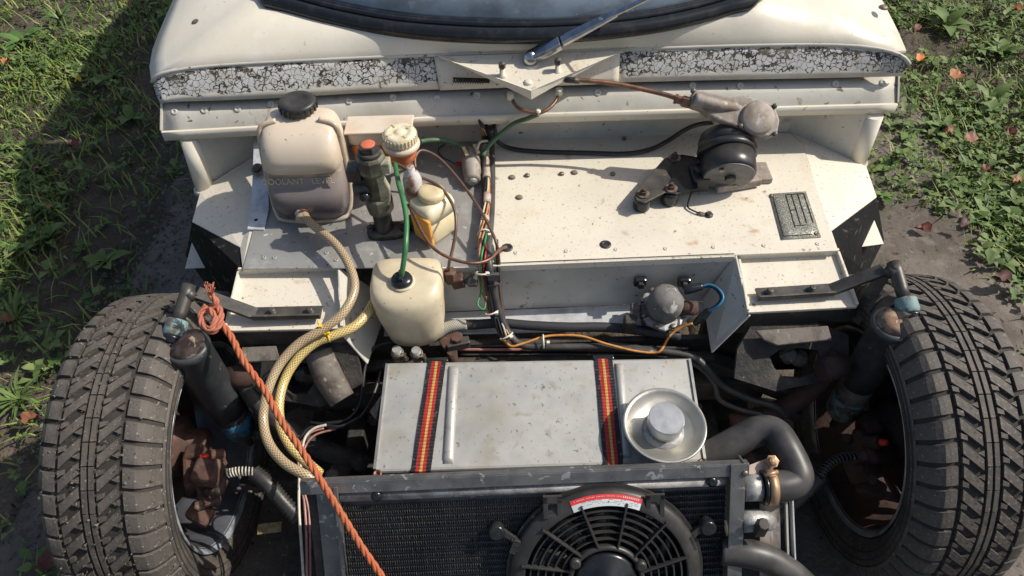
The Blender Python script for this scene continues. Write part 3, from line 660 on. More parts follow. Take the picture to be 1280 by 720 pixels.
# dark arch liners and cream lower corners
for pts in ([P(1096, 247, .461), P(1037, 291, .488), P(1046, 314, .494), P(1050, 345, .40), P(1085, 340, .30), P(1105, 300, .30)],
            [P(240, 278, .461), P(300, 310, .488), P(303, 338, .494), P(290, 365, .40), P(262, 362, .30), P(232, 320, .30)]):
    mb = MB(); mb.prism(pts, (0, .004, -.003)); part('arch_liner', mb, m_liner, car)
for pts in ([P(1088, 262, .42), P(1105, 305, .40), P(1075, 309, .40)], [P(243, 290, .40), P(259, 335, .36), P(231, 336, .36)]):
    mb = MB(); mb.prism(pts, (0, .008, -.004)); part('lower_corner', mb, m_cream, car, .001)
for sx in (-1, 1):       # firewall sides and footwell
    mb = MB(); mb.box((sx * .50, .36, .24), (.22, .02, .40)); part('inner_arch', mb, m_sub, car)
# front face, ledge
a, b = P(470, 336, ZS), P(918, 318, ZS); 
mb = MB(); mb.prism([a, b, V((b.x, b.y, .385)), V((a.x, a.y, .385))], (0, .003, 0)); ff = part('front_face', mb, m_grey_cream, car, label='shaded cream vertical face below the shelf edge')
mb = MB(); mb.boxd(a + V((0, -.0035, -.006)), b + V((0, -.0035, -.006)), .003, .013); part('folded_edge', mb, m_creamd, ff, .001)
l1, l2 = P(540, 418, .383), P(800, 412, .383)
mb = MB(); mb.prism([V((a.x, a.y, .384)), V((b.x, b.y, .384)), V((l2.x + .05, l2.y, .383)), V((a.x, l1.y, .383))], (0, 0, -.003)); part('ledge', mb, m_whitem, car, .001)
mb = MB(); mb.box((0, .10, .20), (.82, .01, .36)); mb.box((0, -.05, .115), (.86, .6, .01)); part('undertray', mb, m_sub, car)
# gussets
mb = MB(); mb.prism([P(919, 319, .4985), P(936, 395, .466), P(889, 441, .395), P(878, 374, .40)], (.003, 0, 0)); part('gusset_plate', mb, m_grey_cream, car, .0008)
mb = MB(); mb.prism([P(424, 334, .4985), P(428, 418, .455), P(460, 455, .395), P(488, 374, .40)], (-.003, 0, 0)); part('gusset_plate', mb, m_grey_cream, car, .0008)
# trays
def tray(c4, lab):          # c4: back-left, back-right, front-right, front-left (world)
    bl, br, fr, fl_ = c4; mb = MB(); mb.prism([bl, br, fr, fl_], (0, 0, -.003)); t = part('battery_tray', mb, m_creamd, car, 0, lab)
    for p, q, h in ((bl, br, .016), (br, fr, .012), (fr, fl_, .007), (fl_, bl, .012)):
        d = (q - p).normalized(); n_ = V((-d.y, d.x, 0)); mb = MB(); mb.boxd(p + V((0, 0, h / 2 - .003)), q + V((0, 0, h / 2 - .003)), .0045, h)
        part('tray_rim', mb, m_creamd, t, .001)
    mb = MB(); mb.prism([fr + V((0, -.003, 0)), fl_ + V((0, -.003, 0)), fl_ + V((0, -.004, -.03)), fr + V((0, -.004, -.03))], (0, .002, 0)); part('tray_apron', mb, m_steel, t)
    # raised front step
    mb = MB(); k = .26; mb.prism([bl.lerp(fl_, 1 - k), br.lerp(fr, 1 - k), fr, fl_], (0, 0, .004)); part('tray_step', mb, m_creamd, t, .001)
tray([P(922, 323, .482), P(1046, 318, .482), P(1070, 384, .468), P(934, 391, .468)], 'right cream tray with rust stains beside the shock mount')
tray([P(300, 342, .482), P(424, 337, .482), P(428, 411, .466), P(283, 414, .466)], 'left cream tray lying under the braided hose')

# rivets, screws and grommets on the shelf
low = MB(); low.lathe([(.0042, 0), (.0042, .0005), (.003, .0011), (.0014, .0012), (.0012, .0006)], (0, 0, 0), n=12); low_me = mesh_of('shelf_rivet', low, V((0, 0, 0)))
copies('shelf_rivet', low_me, m_grey_cream, shelf, [P(u, v, ZS) for u, v in ((645, 316), (708, 314), (770, 312), (832, 311), (892, 309), (955, 307), (1022, 305))])
lm2 = low_me.copy(); lm2.materials.clear(); copies('plate_rivet', lm2, m_galv, alu, [P(u, v, ZS + .001) for u, v in ((343, 322), (420, 325), (408, 316), (380, 314), (330, 322), (445, 322), (600, 240), (560, 180), (448, 320), (590, 320))])
dome = MB(); dome.lathe([(.0065, 0), (.0068, .0012), (.005, .003), (.002, .0036)], (0, 0, 0), n=14); dome_me = mesh_of('domed_plug', dome, V((0, 0, 0)))
copies('domed_plug', dome_me, mat('grimy_plug', (.24, .20, .15), .6, var=((.12, .1, .08), 60, .4, .6)), shelf, [P(u, v, ZS) for u, v in ((640, 222), (718, 216), (649, 247))])
dm3 = mesh_of('small_bolt', MB().lathe([(.005, 0), (.005, .003), (.002, .0045)], (0, 0, 0), n=8), V((0, 0, 0))); copies('small_bolt', dm3, m_bolt, shelf, [P(u, v, ZS) for u, v in ((659, 220), (702, 218), (766, 218), (780, 174))])
gr = MB(); gr.lathe([(.0095, 0), (.0095, .0014), (.006, .002), (.005, .0008)], (0, 0, 0), n=16); gr_me = mesh_of('rubber_grommet', gr, V((0, 0, 0)))
copies('rubber_grommet', gr_me, m_black, shelf, [P(634, 310, ZS), P(757, 306, ZS)])
# identification plate
pc = Ps([(962, 243, .5005), (1007, 240, .5005), (1026, 297, .5005), (977, 300, .5005)]); mb = MB()
rows = [[pc[0].lerp(pc[1], i / 4).lerp(pc[3].lerp(pc[2], i / 4), j / 5) + V((0, 0, .0016)) for i in range(5)] for j in range(6)]; mb.sheet(rows, (0, 0, -.0016)); pl = part('identification_plate', mb, m_plate, car)
mb = MB()
def pp(i, j): return pc[0].lerp(pc[1], i).lerp(pc[3].lerp(pc[2], i), j) + V((0, 0, .002))
for s0, s1 in (((.42, .05), (.42, .78)), ((.58, .05), (.58, .72)), ((.42, .05), (.92, .05)), ((.92, .05), (.92, .70)), ((.42, .40), (.58, .40)), ((.42, .74), (.75, .74)), ((.06, .05), (.06, .94)), ((.06, .94), (.8, .94)), ((.75, .05), (.75, .7))): mb.boxd(pp(*s0), pp(*s1), .0012, .001)
part('stamped_border', mb, m_dark, pl)
rm = riv_me.copy(); rm.materials.clear(); 
for o in copies('plate_screw', rm, m_bolt, pl, [pp(.06, .06) , pp(.92, .93)]): o.scale = (.7, .7, .8)

# ---------------------------------------------------------------- wiper bracket, arm, washer pipe
wb_ = thing('wiper_spindle_bracket', 'triangular cream bracket with two studs holding the wiper spindle', 'bracket', P(663, 90, .66))
tl, tr, ap = P(548, 70, .690), P(779, 63, .690), P(664, 113, .668)
mb = MB(); mb.prism([tl, tr, ap], (0, 0, -.003)); pla = part('bracket_plate', mb, m_creamd, wb_, .0008)
mb = MB(); mb.prism([tl + V((0, -.003, .001)), ap + V((0, -.003, .001)), ap + V((0, -.003, -.016)), tl + V((.02, -.001, -.006))], (0, .0025, 0)); part('folded_lip', mb, m_cream, pla)
mb = MB(); mb.prism([tr + V((0, -.003, .001)), ap + V((0, -.003, .001)), ap + V((0, -.003, -.016)), tr + V((-.02, -.001, -.006))], (0, .0025, 0)); part('folded_lip', mb, m_cream, pla)
for u, v in ((628, 96), (697, 91)):
    o = P(u, v, .675); mb = MB(); mb.lathe([(.007, 0), (.007, .004), (.0045, .005), (.0045, .018)], o, n=10); st = part('stud', mb, m_creamd, wb_)
    mb = MB(); mb.lathe([(.0058, .017), (.0062, .020), (.0058, .026), (.002, .028)], o, n=6, smooth=False); part('stud_nut', mb, m_steel, st)
mb = MB(); o = P(660, 104, .671); mb.lathe([(.0075, 0), (.0075, .003), (.003, .0045)], o, n=10); part('flat_bolt', mb, m_creamd, wb_)
mb = MB(); mb.boxd(P(681, 92, .6745), P(695, 91, .6755), .006, .001); part('slotted_hole', mb, m_dark, wb_)
for u, v in ((638, 116), (699, 111)):
    mb = MB(); mb.lathe([(.006, -.012), (.006, 0)], P(u, v, .652), n=8); part('pipe_nut', mb, m_creamd, wb_)
wa = thing('windscreen_wiper', 'chrome wiper arm reaching up over the windscreen', 'wiper', P(663, 74, .69))
sp = P(663, 82, .678)
mb = MB(); mb.lathe([(.016, 0), (.0165, .004), (.013, .006)], sp, n=20); part('spindle_washer', mb, m_creamd, wa)
mb = MB(); mb.lathe([(.0125, .004), (.0135, .012), (.0125, .020), (.009, .026), (.003, .029)], sp, n=20); part('spindle_cap', mb, m_chrome, wa)
k0 = sp + V((0, 0, .018)); k1 = P(700, 52, .722); k2 = P(770, 16, .765); k3 = P(812, -4, .800); k4 = k3 + (k3 - k2) * 2.2
mb = MB()
def armsec(p, wd, h, d):
    x = d.cross(V((0, -.4, 1))).normalized(); z = x.cross(d); return [p + x * wd * a + z * h * b for a, b in ((-1, -1), (1, -1), (1, .4), (.7, 1), (-.7, 1), (-1, .4))]
d1 = (k1 - k0).normalized(); mb.loft([armsec(k0 - d1 * .008, .0105, .006, d1), armsec(k0.lerp(k1, .5), .0135, .008, d1), armsec(k1, .0120, .0075, d1)], False); part('arm_knuckle', mb, m_chrome, wa, .001)
d2 = (k2 - k1).normalized(); mb = MB(); mb.loft([armsec(k1 + d2 * .003, .0092, .0055, d2), armsec(k1.lerp(k2, .6), .0080, .0048, d2), armsec(k2, .0064, .0038, d2)], False); part('arm_channel', mb, m_chrome, wa, .0007)
mb = MB(); mb.loft([armsec(k2 - d2 * .01, .0044, .0022, d2), armsec(k4, .003, .0018, d2)], False); part('arm_blade_strip', mb, m_chrome, wa)
mb = MB(); mb.lathe([(.004, .003), (.003, .0065)], k1.lerp(k2, .72), V((0, -.4, 1)), 10); part('arm_rivet', mb, m_chrome, wa)
mb = MB(); mb.tube([k1 + V((-.004, 0, -.009)), k1.lerp(k2, .3) + V((0, 0, -.012)), k1.lerp(k2, .55) + V((0, 0, -.009))], .0016, 6); part('arm_spring', mb, m_bolt, wa)

up = thing('washer_jet_pipe', 'small brown U-shaped pipe hanging below the wiper bracket', 'pipe', P(668, 142, .62))
mb = MB(); mb.tube(Ps([(639, 114, .648), (640, 124, .640), (648, 135, .632), (662, 140, .628), (675, 141, .628), (688, 134, .632), (697, 122, .638), (699, 110, .648)]), .0032, 10); part('pipe', mb, m_copper, up)
mb = MB(); mb.lathe([(.0045, -.003), (.0055, .003), (.003, .006)], P(673, 141, .627), n=8); part('pipe_tee', mb, m_creamd, up)
mb = MB(); mb.tube(Ps([(672, 143, .625), (660, 148, .610), (643, 154, .585), (625, 168, .56), (611, 182, .545), (603, 195, .535)]), .0042, 10)
solo('green_hose', mb, m_greend, 'dark green hose from the brown U pipe down to the wiring', 'hose')

# ---------------------------------------------------------------- wiper motor
wm = thing('wiper_motor', 'black drum wiper motor with grey cast gearbox at the right of the shelf', 'motor', P(915, 235, .50))
gz = .605
def GP(u, v, dz=0): return P(u, v, .655 - (v - 115) * .00085 + dz)
GN = (GP(975, 150) - GP(872, 112)).cross(GP(863, 132) - GP(872, 112)).normalized(); GN = GN if GN.z > 0 else -GN
gpts = [(864, 117), (872, 112), (890, 116), (914, 121), (932, 119), (950, 124), (968, 130), (975, 150), (972, 166), (962, 171), (948, 168), (925, 160), (900, 150), (885, 143), (876, 136), (863, 132)]
mb = MB(); mb.prism([GP(u, v) for u, v in gpts], GN * -.020); part('gearbox_casting', mb, m_cast, wm, .003)
mb = MB(); mb.lathe([(.029, -.004), (.029, .003), (.025, .0065), (.008, .008)], GP(947, 148), GN, n=28); part('gearbox_cover', mb, m_cast, wm)
mb = MB(); mb.tube([GP(868, 124), GP(895, 131), GP(925, 136, -.004)], [.011, .011, .008], 10); part('rack_housing', mb, m_cast, wm)
for u, v in ((866, 114), (968, 133), (968, 168), (925, 158)):
    mb = MB(); mb.lathe([(.0045, 0), (.0045, .004), (.002, .005)], GP(u, v), GN, n=6, smooth=False); part('cover_screw', mb, m_steel, wm)
mb = MB(); e = P(853, 126, .640); d = (P(805, 112, .648) - P(853, 126, .640)); mb.lathe([(.0095, -.018), (.0095, -.004), (.007, -.002), (.007, .004), (.0085, .005), (.0085, .010)], e + d.normalized() * .004, d, 6, False); part('union_nut', mb, m_copper, wm)
de = P(911, 220, .545); ax = V((0.05, .92, .36)).normalized(); RD = .0470
mb = MB(); mb.lathe([(RD * .93, 0), (RD, .004), (RD, .038)], de, ax, 40); part('motor_drum', mb, m_black, wm)
mb = MB(); mb.lathe([(RD * 1.0, .038), (RD * 1.09, .039), (RD * 1.09, .050), (RD * 1.02, .051)], de, ax, 40); part('drum_band', mb, m_black, wm)
mb = MB(); mb.lathe([(RD * 1.03, .0515), (RD * 1.03, .066), (RD * .95, .078), (RD * .6, .088)], de, ax, 40); part('drum_yoke', mb, m_black, wm)
mb = MB(); mb.lathe([(RD * .925, .0005), (RD * .925, -.0015), (RD * .90, -.0028)], de, ax, 40); part('end_cap', mb, m_motor, wm)
xx, yy, zz = basis(ax)
mb = MB(); mb.lathe([(.009, -.010), (.0095, -.008), (.0095, -.002)], de + V((.002, 0, 0)), ax, 14); part('bearing_boss', mb, m_steel, wm)
for ang in (1.0, 4.1):
    mb = MB(); mb.lathe([(.0042, -.006), (.0042, -.002)], de + (V((1, 0, 0)) * math.cos(ang) + ax.cross(V((1, 0, 0))) * math.sin(ang)) * RD * .72, ax, 8); part('cap_screw', mb, m_bolt, wm)
mb = MB(); mb.boxd(P(893, 232, .512), P(948, 222, .512), .030, .016); mb.box(P(950, 216, .506), (.034, .05, .012)); part('motor_foot', mb, m_cast, wm, .003)
mb = MB(); mb.box(P(873, 222, .525), (.030, .045, .028)); mb.boxd(P(872, 202, .540), P(890, 202, .545), .028, .02); part('side_bracket', mb, m_black, wm, .002)
mb = MB(); mb.lathe([(.008, 0), (.008, .006), (.004, .008)], P(872, 214, .5405), n=6, smooth=False); part('bracket_bolt', mb, m_steel, wm)
bp = [(830, 198), (850, 193), (866, 196), (868, 236), (846, 242), (832, 240), (806, 253), (796, 250), (793, 241)]
mb = MB(); mb.prism([P(u, v, .530) for u, v in bp], (0, 0, -.003)); part('triangular_plate', mb, m_steel, wm, .0006)
mb = MB(); mb.prism([P(u, v, .5315) for u, v in ((842, 203), (852, 193), (872, 196), (872, 236), (850, 240), (833, 234), (840, 222), (834, 212))], (0, 0, -.0012)); part('black_strip', mb, m_seal, wm)
for u, v in ((843, 198), (839, 236), (804, 243)):
    o = P(u, v, .5305); mb = MB(); mb.lathe([(.0145, -.0285), (.0155, -.024), (.0155, -.012), (.0145, -.005)], o, n=20); ru = part('rubber_mount', mb, m_seal, wm)
    mb = MB(); mb.lathe([(.011, .0005), (.011, .002)], o, n=16); part('washer', mb, m_bolt, ru)
    mb = MB(); mb.lathe([(.0065, .002), (.0065, .008)], o, n=6, smooth=False); mb.lathe([(.0035, .008), (.0032, .013)], o, n=8); part('nut', mb, m_rust, ru)
rk = thing('wiper_rack_tube', 'rusty brown wiper drive tube curving from the bracket to the motor', 'tube', P(760, 110, .62))
mb = MB(); mb.tube(Ps([(703, 99, .668), (735, 101, .665), (770, 105, .658), (805, 112, .650), (834, 119, .644), (853, 126, .640)]), .0042, 12); part('outer_tube', mb, m_copper, rk)
mb = MB(); mb.tube(Ps([(706, 99.5, .668), (724, 101, .666)]), .0052, 10, 1); part('tube_ferrule', mb, m_steel, rk)
mb = MB(); mb.tube(Ps([(892, 153, .575), (872, 156, .56), (855, 163, .535), (835, 176, .512), (812, 187, .506), (780, 192, .505), (735, 191, .505), (690, 190, .505), (655, 188, .505), (634, 184, .508), (622, 176, .52), (618, 160, .545), (618, 145, .56)]), .0043, 10)
solo('motor_cable', mb, m_wblk, 'black cable sagging across the cream shelf from wiper motor to loom', 'cable')
gw = thing('earth_lead', 'thin black earth lead with eyelet screwed to the shelf below the wiper motor', 'wire', P(886, 269, .50))
mb = MB(); mb.tube(Ps([(865, 240, .52), (861, 250, .508), (860, 259, .504), (868, 264, .504), (876, 267, .504)]), .0016, 6); part('lead', mb, m_wblk, gw)
mb = MB(); mb.boxd(P(873, 266, .503), P(881, 268, .503), .006, .003); part('crimp', mb, m_bolt, gw)
mb = MB(); mb.lathe([(.0075, 0), (.0075, .002), (.0045, .0025), (.0045, .006)], P(886, 269, .5005), n=8); part('eyelet_screw', mb, m_steel, gw)

# ---------------------------------------------------------------- coolant tank
def zat(x, y, v):
    lo, hi = 0, 1.3
    for _ in range(40):
        m_ = (lo + hi) / 2; q = CM.transposed() @ (V((x, y, m_)) - CL); vv = 360 - FP * q.y / -q.z
        if vv > v: lo = m_
        else: hi = m_
    return lo
bf = P(386, 281, .502); ct = thing('coolant_tank', 'large browned plastic coolant tank with black cap and braided hose', 'tank', (bf.x, bf.y + .055, .502))
cx, cy = bf.x + .006, bf.y + .062
lo_ = []
for z_, hx, y0, y1, e in ((.502, .044, -.040, .045, 3), (.506, .057, -.055, .055, 3.4), (.515, .064, -.062, .060, 4), (.535, .0665, -.065, .062, 4.5), (.566, .0665, -.062, .062, 4.5), (.572, .0660, -.051, .062, 4.5), (.590, .0655, -.045, .062, 4.5), (.600, .0650, -.041, .062, 4.5), (.604, .0655, -.052, .062, 4.5), (.625, .064, -.047, .061, 4.5), (.645, .062, -.036, .060, 4.2), (.657, .058, -.018, .057, 3.8), (.663, .052, .002, .052, 3), (.665, .035, .012, .045, 2.5)):
    lo_.append(superloop(cx, cy + (y0 + y1) / 2, z_, hx, (y1 - y0) / 2, e, 48))
mb = MB(); mb.loft(lo_); bot = part('tank_bottle', mb, m_bottle_f, ct)
mb = MB(); seam = [V((cx + .073 * sx, cy + yy, zz)) for sx, yy, zz in ((-1, .01, .515), (-1, .01, .65))]
for sx in (-1, 1):
    mb.tube([V((cx + sx * .0, cy - .056, .503)), V((cx + sx * .050, cy - .052, .506)), V((cx + sx * .063, cy - .040, .512)), V((cx + sx * .0685, cy - .022, .545)), V((cx + sx * .0685, cy - .01, .60)), V((cx + sx * .065, cy, .645)), V((cx + sx * .058, cy + .005, .661)), V((cx + sx * .035, cy + .01, .667))], .0042, 8)
part('moulding_seam', mb, m_bottle, bot)
cc = P(373, 133, .672); 
mb = MB(); mb.lathe([(.019, -.018), (.019, 0)], cc, n=24); part('filler_neck', mb, m_bottle, ct)
mb = MB()
pr = []
for r_, h in ((.028, -.004), (.0305, -.002), (.0305, .009), (.028, .012), (.018, .0122), (.016, .0105), (.003, .0105)): pr.append((r_, h))
mb.lathe(pr, cc, n=40); 
for k in range(20):
    a = k * math.pi / 10; mb.box(cc + V((.0305 * math.cos(a), .0305 * math.sin(a), .003)), (.003, .003, .011), Matrix.Rotation(a, 3, 'Z'))
part('cap', mb, m_dust_pl, ct)
mb = MB(); o = P(371, 148, .660); mb.lathe([(.0055, -.008), (.005, .002), (.005, .010)], o, (-.1, -.8, .55), 12); ov = part('overflow_nozzle', mb, m_bottle, ct)
mb = MB(); mb.lathe([(.0027, .0102), (.0027, .011)], o, (-.1, -.8, .55), 10); part('nozzle_bore', mb, m_dark, ov)
mb = MB(); mb.lathe([(.006, -.004), (.004, .004)], P(400, 140, .655), n=12); part('moulded_pip', mb, m_bottle, ct)
def yfront(z_):
    tb = ((.572, -.051), (.590, -.045), (.600, -.041)); 
    for (a, b), (c, d) in zip(tb, tb[1:]):
        if z_ <= c: return cy + b + (d - b) * (z_ - a) / (c - a)
    return cy - .041
t1 = text_mesh('COOLANT   LEVEL', .0145, frame4(V((cx - .008, yfront(.586) - .0012, .586)), (1, .0, 0), (0, .28, 1)), .0009)
part('raised_lettering', t1, m_bottle, bot)
t1 = text_mesh('MAX MAX', .006, frame4(V((cx + .034, yfront(.596) - .0012, .5955)), (1, 0, 0), (0, .28, 1)), .0007)
part('raised_lettering', t1, m_bottle, bot)
mb = MB(); ho = P(379, 263, .528); ho = V((ho.x, cy - .066, .528)); mb.lathe([(.012, -.006), (.012, 0), (.0095, .001), (.0095, .010)], ho, (0, -1, -.15), 16); part('hose_outlet', mb, m_bottle, ct)
mb = MB(); a, b, c, d = P(318, 154, .56), P(331, 154, .56), P(331, 262, .506), P(313, 262, .506)
mb.prism([P(318, 153, .572), P(334, 153, .572), P(336, 262, .506), P(314, 262, .506)], (0, .0, -.003)); br = part('mounting_strap', mb, m_whitem, ct, .0005)
mb = MB(); mb.prism([P(314, 262, .506), P(336, 262, .506), P(330, 287, .504), P(309, 286, .504)], (0, 0, -.003)); part('strap_foot', mb, m_whitem, br, .0005)
mb = MB(); mb.lathe([(.0115, 0), (.0115, .002)], P(322, 212, .540), (0, -.45, .9), 16); ww = part('large_washer', mb, m_bolt, br); mb = MB(); mb.lathe([(.0065, .002), (.0065, .006), (.0045, .007)], P(322, 212, .540), (0, -.45, .9), 12); part('strap_screw', mb, m_steel, ww)
mb = MB(); mb.lathe([(.0035, 0), (.0035, .0006)], P(320, 275, .5045), n=12); part('strap_hole', mb, m_dark, br)

def hose(name, pts, r, m, lab, cat='hose', clips=(), n=14, nm2='hose_wall'):
    t = thing(name, lab, cat, P(*pts[len(pts) // 2])); mb = MB(); mb.tube(Ps(pts), r, n, 8); part(nm2, mb, m, t); return t
h1 = hose('braided_hose', [(379, 261, .530), (383, 273, .530), (398, 287, .535), (420, 306, .535), (437, 333, .530), (443, 362, .520), (428, 392, .510), (402, 412, .500), (373, 430, .490), (350, 455, .475), (335, 487, .46), (329, 520, .44), (335, 552, .43), (355, 578, .43), (384, 595, .425), (408, 607, .40)], .0072, m_hose1, 'tan braided hose looping from the coolant tank outlet down past the rope')
mb = MB(); q = Ps([(378, 258, .534), (380, 268, .530)]); mb.tube(q, .0108, 14, 1); part('hose_end', mb, m_copper, h1)
h2 = hose('braided_hose', [(472, 368, .48), (460, 390, .48), (443, 408, .48), (418, 419, .48), (395, 428, .475), (374, 446, .465), (357, 472, .45), (349, 502, .44), (351, 532, .43), (362, 556, .42), (378, 573, .41), (400, 592, .38)], .0074, m_hose2, 'yellower braided hose coming out from behind the washer bottle')
for (u, v, z_), d in (((402, 411, .497), V((-1, -.55, -.2))), ((411, 419, .480), V((-1, -.2, 0)))):
    o = P(u, v, z_); x, y, zq = basis(d); mb = MB(); mb.tube([o + (x * math.cos(k * math.pi / 8) + y * math.sin(k * math.pi / 8)) * .0100 for k in range(17)], .0014, 6, 1, False)
    mb.box(o + V((.001, -.004, .0105)), (.005, .005, .005)); mb.tube([o + V((0, -.004, .011)), o + V((-.003, .004, .017))], .001, 6, 1)
    solo('cable_tie', mb, m_tiey, 'yellow cable tie round the %s braided hose where the two run together' % ('tan' if z_ > .49 else 'yellower'), 'cable tie', 'yellow cable ties on the braided hoses')

# ---------------------------------------------------------------- brake master cylinder with reservoir
mo = P(482, 292, ZS + .001); mc = thing('brake_master_cylinder', 'grimy upright brake cylinder with orange painted hex top', 'cylinder', mo)
X, Y = mo.x, mo.y
mb = MB(); mb.loft([superloop(X + .006, Y, ZS + .001, .036, .017, 2.5, 32, .1), superloop(X + .006, Y, ZS + .011, .036, .017, 2.5, 32, .1), superloop(X + .004, Y, ZS + .016, .028, .014, 2.4, 32, .1)]); part('base_flange', mb, m_steel, mc)
for dx in (-.022, .034):
    mb = MB(); mb.lathe([(.0075, .010), (.0075, .020), (.003, .021)], (X + dx, Y - .003, ZS), n=6, smooth=False); part('flange_bolt', mb, m_seal, mc)
def vz(v): return zat(X, Y, v)
mb = MB(); mb.lathe([(.0165, ZS + .012), (.0155, ZS + .020), (.0155, vz(262)), (.019, vz(261))], (X, Y, 0), n=28); part('lower_barrel', mb, m_steel, mc)
mb = MB(); mb.lathe([(.021, vz(262)), (.023, vz(258)), (.023, vz(245)), (.019, vz(243))], (X, Y, 0), n=8, smooth=False); part('hex_collar', mb, m_mastc, mc, .001)
mb = MB(); mb.lathe([(.0175, vz(246)), (.0175, vz(215)), (.020, vz(213))], (X, Y, 0), n=24); part('centre_barrel', mb, m_mastc, mc)
mb = MB(); mb.prism([V((X + a, Y - .016, zz)) for a, zz in ((-.004, vz(246)), (.020, vz(250)), (.024, vz(230)), (.016, vz(214)), (.004, vz(214)))], (0, .012, 0)); part('cast_web', mb, m_pale, mc, .002)
mb = MB(); mb.lathe([(.020, vz(214)), (.0235, vz(211)), (.0235, vz(196)), (.020, vz(193))], (X, Y, 0), n=8, smooth=False); part('upper_block', mb, m_mastc, mc, .001)
mb = MB(); mb.box((X + .020, Y - .006, vz(204)), (.020, .020, .020)); part('side_block', mb, m_pale, mc, .002)
mb = MB(); mb.lathe([(.017, vz(194)), (.017, vz(188))], (X, Y, 0), n=20); part('top_washer', mb, m_steel, mc)
mb = MB(); mb.lathe([(.0145, vz(188)), (.0145, vz(180))], (X, Y, 0), n=6, smooth=False); hx = part('hex_plug', mb, m_steel, mc, .001)
mb = MB(); mb.lathe([(.0115, 0), (.0105, .0006), (.002, .0012)], (X, Y, vz(180)), n=20); part('orange_paint_dab', mb, m_redp, hx)
zb = vz(232); mb = MB(); mb.box((X - .022, Y, zb + .006), (.022, .018, .024)); mb.lathe([(.011, -.03), (.011, 0)], (X - .006, Y - .004, zb), (1, .2, 0), 14); part('side_port', mb, m_steel, mc, .002)
mb = MB(); mb.lathe([(.0075, 0), (.0075, .012), (.0055, .013), (.0055, .016)], (X - .012, Y - .012, zb - .008), (-.5, -.75, .2), 14); part('blanking_plug', mb, m_seal, mc)
mb = MB(); mb.box((X - .030, Y + .004, vz(212) - .006), (.022, .03, .022)); part('reservoir_bracket', mb, m_steel, mc, .002)
# reservoir
ra, rb = P(436, 146, .625), P(515, 143, .625)
rs = thing('brake_fluid_reservoir', 'milky brake fluid reservoir half full of orange fluid with ribbed cream cap', 'reservoir', (ra.x + .05, ra.y - .02, .56))
def rbox(z0, z1, dx0=0, dy=0, m=None, nm='x', par=rs):
    mb = MB(); c_ = (ra.x + rb.x) / 2; hx = (rb.x - ra.x) / 2; yc = ra.y - .022
    L_ = [superloop(c_, yc, z0, hx - .003 - dx0, .020, 5, 32), superloop(c_, yc, z0 + (z1 - z0) * .15, hx - dx0, .022, 6, 32), superloop(c_, yc, z0 + (z1 - z0) * .85, hx - dx0 + .001, .0225, 6, 32), superloop(c_, yc, z1, hx - .002 - dx0, .020, 5, 32)]
    mb.loft(L_); return part(nm, mb, m, par)
rbox(.548, .594, .003, 0, m_orange, 'orange_fluid'); rbox(.594, .622, 0, 0, m_milky, 'reservoir_tank')
mb = MB(); mb.box(((ra.x + rb.x) / 2, ra.y - .022, .6225), (rb.x - ra.x + .006, .050, .004)); part('reservoir_rim', mb, m_milky, rs, .0015)
nk = P(501, 176, .615)
mb = MB(); mb.lathe([(.020, -.045), (.0235, -.03), (.025, -.012)], nk, n=32); part('fluid_cup', mb, m_orange, rs)
mb = MB(); mb.lathe([(.0255, -.012), (.031, -.010), (.032, -.006), (.030, -.002), (.025, 0)], nk, n=36); part('cup_rim', mb, m_milky, rs)
mb = MB(); mb.lathe([(.0265, 0), (.0275, .003), (.0275, .015), (.024, .019), (.018, .0195), (.016, .018), (.008, .018), (.0065, .020), (.002, .0202)], nk, n=44); cp = part('cap', mb, m_ivory2, rs)
rb_me = mesh_of('cap_rib', MB().box((0, 0, 0), (.0022, .0022, .012)), V((0, 0, 0)))
copies('cap_rib', rb_me, m_ivory2, cp, [nk + V((.0278 * math.cos(k * math.pi / 14), .0278 * math.sin(k * math.pi / 14), .009)) for k in range(28)], [Euler((0, 0, k * math.pi / 14)) for k in range(28)])
for k in range(4):
    a = .6 + k * math.pi / 2; mb = MB(); mb.box(nk + V((.019 * math.cos(a), .019 * math.sin(a), .0198)), (.008, .004, .0016), Matrix.Rotation(a, 3, 'Z')); part('cap_mark', mb, m_washer, cp)
# clutch cylinder and small bottle
co_ = P(520, 285, .502); cl = thing('clutch_cylinder', 'short cylinder flaked with rust and white between the two reservoirs', 'cylinder', co_)
cX, cY = co_.x + .004, co_.y + .012
mb = MB(); mb.lathe([(.022, .502), (.022, .509), (.012, .511), (.012, zat(cX, cY, 245))], (cX, cY, 0), n=20); part('cylinder_base', mb, m_steel, cl)
m_rw = mat('rust_and_white_flakes', (.55, .53, .52), .6, var=((.24, .11, .065), 45, .44, .56), bump=(150, .6, .001))
mb = MB(); mb.lathe([(.012, zat(cX, cY, 250)), (.0155, zat(cX, cY, 247)), (.0155, zat(cX, cY, 224)), (.0125, zat(cX, cY, 217)), (.007, zat(cX, cY, 214)), (.006, zat(cX, cY, 208))], (cX, cY, 0), n=24); part('cylinder_body', mb, m_rw, cl)
for dx in (-.02, .028):
    mb = MB(); mb.lathe([(.006, 0), (.006, .006)], (cX + dx, cY - .012, .503), n=6, smooth=False); part('base_nut', mb, m_rust, cl)
so = P(545, 306, .503); sb_ = thing('clutch_fluid_bottle', 'small square ivory bottle with amber fluid and round cap', 'bottle', so)
an = .8; sxc, syc = so.x + .0, so.y + .030
def sq(z_, h1_, h2_, dx=0, dy=0): return superloop(sxc + dx, syc + dy, z_, h1_, h2_, 6, 32, an)
mb = MB(); mb.loft([sq(.503, .024, .018, 0, -.002), sq(.510, .028, .022), sq(.548, .031, .026, -.002, .002)]); part('fluid_section', mb, m_ivory, sb_)
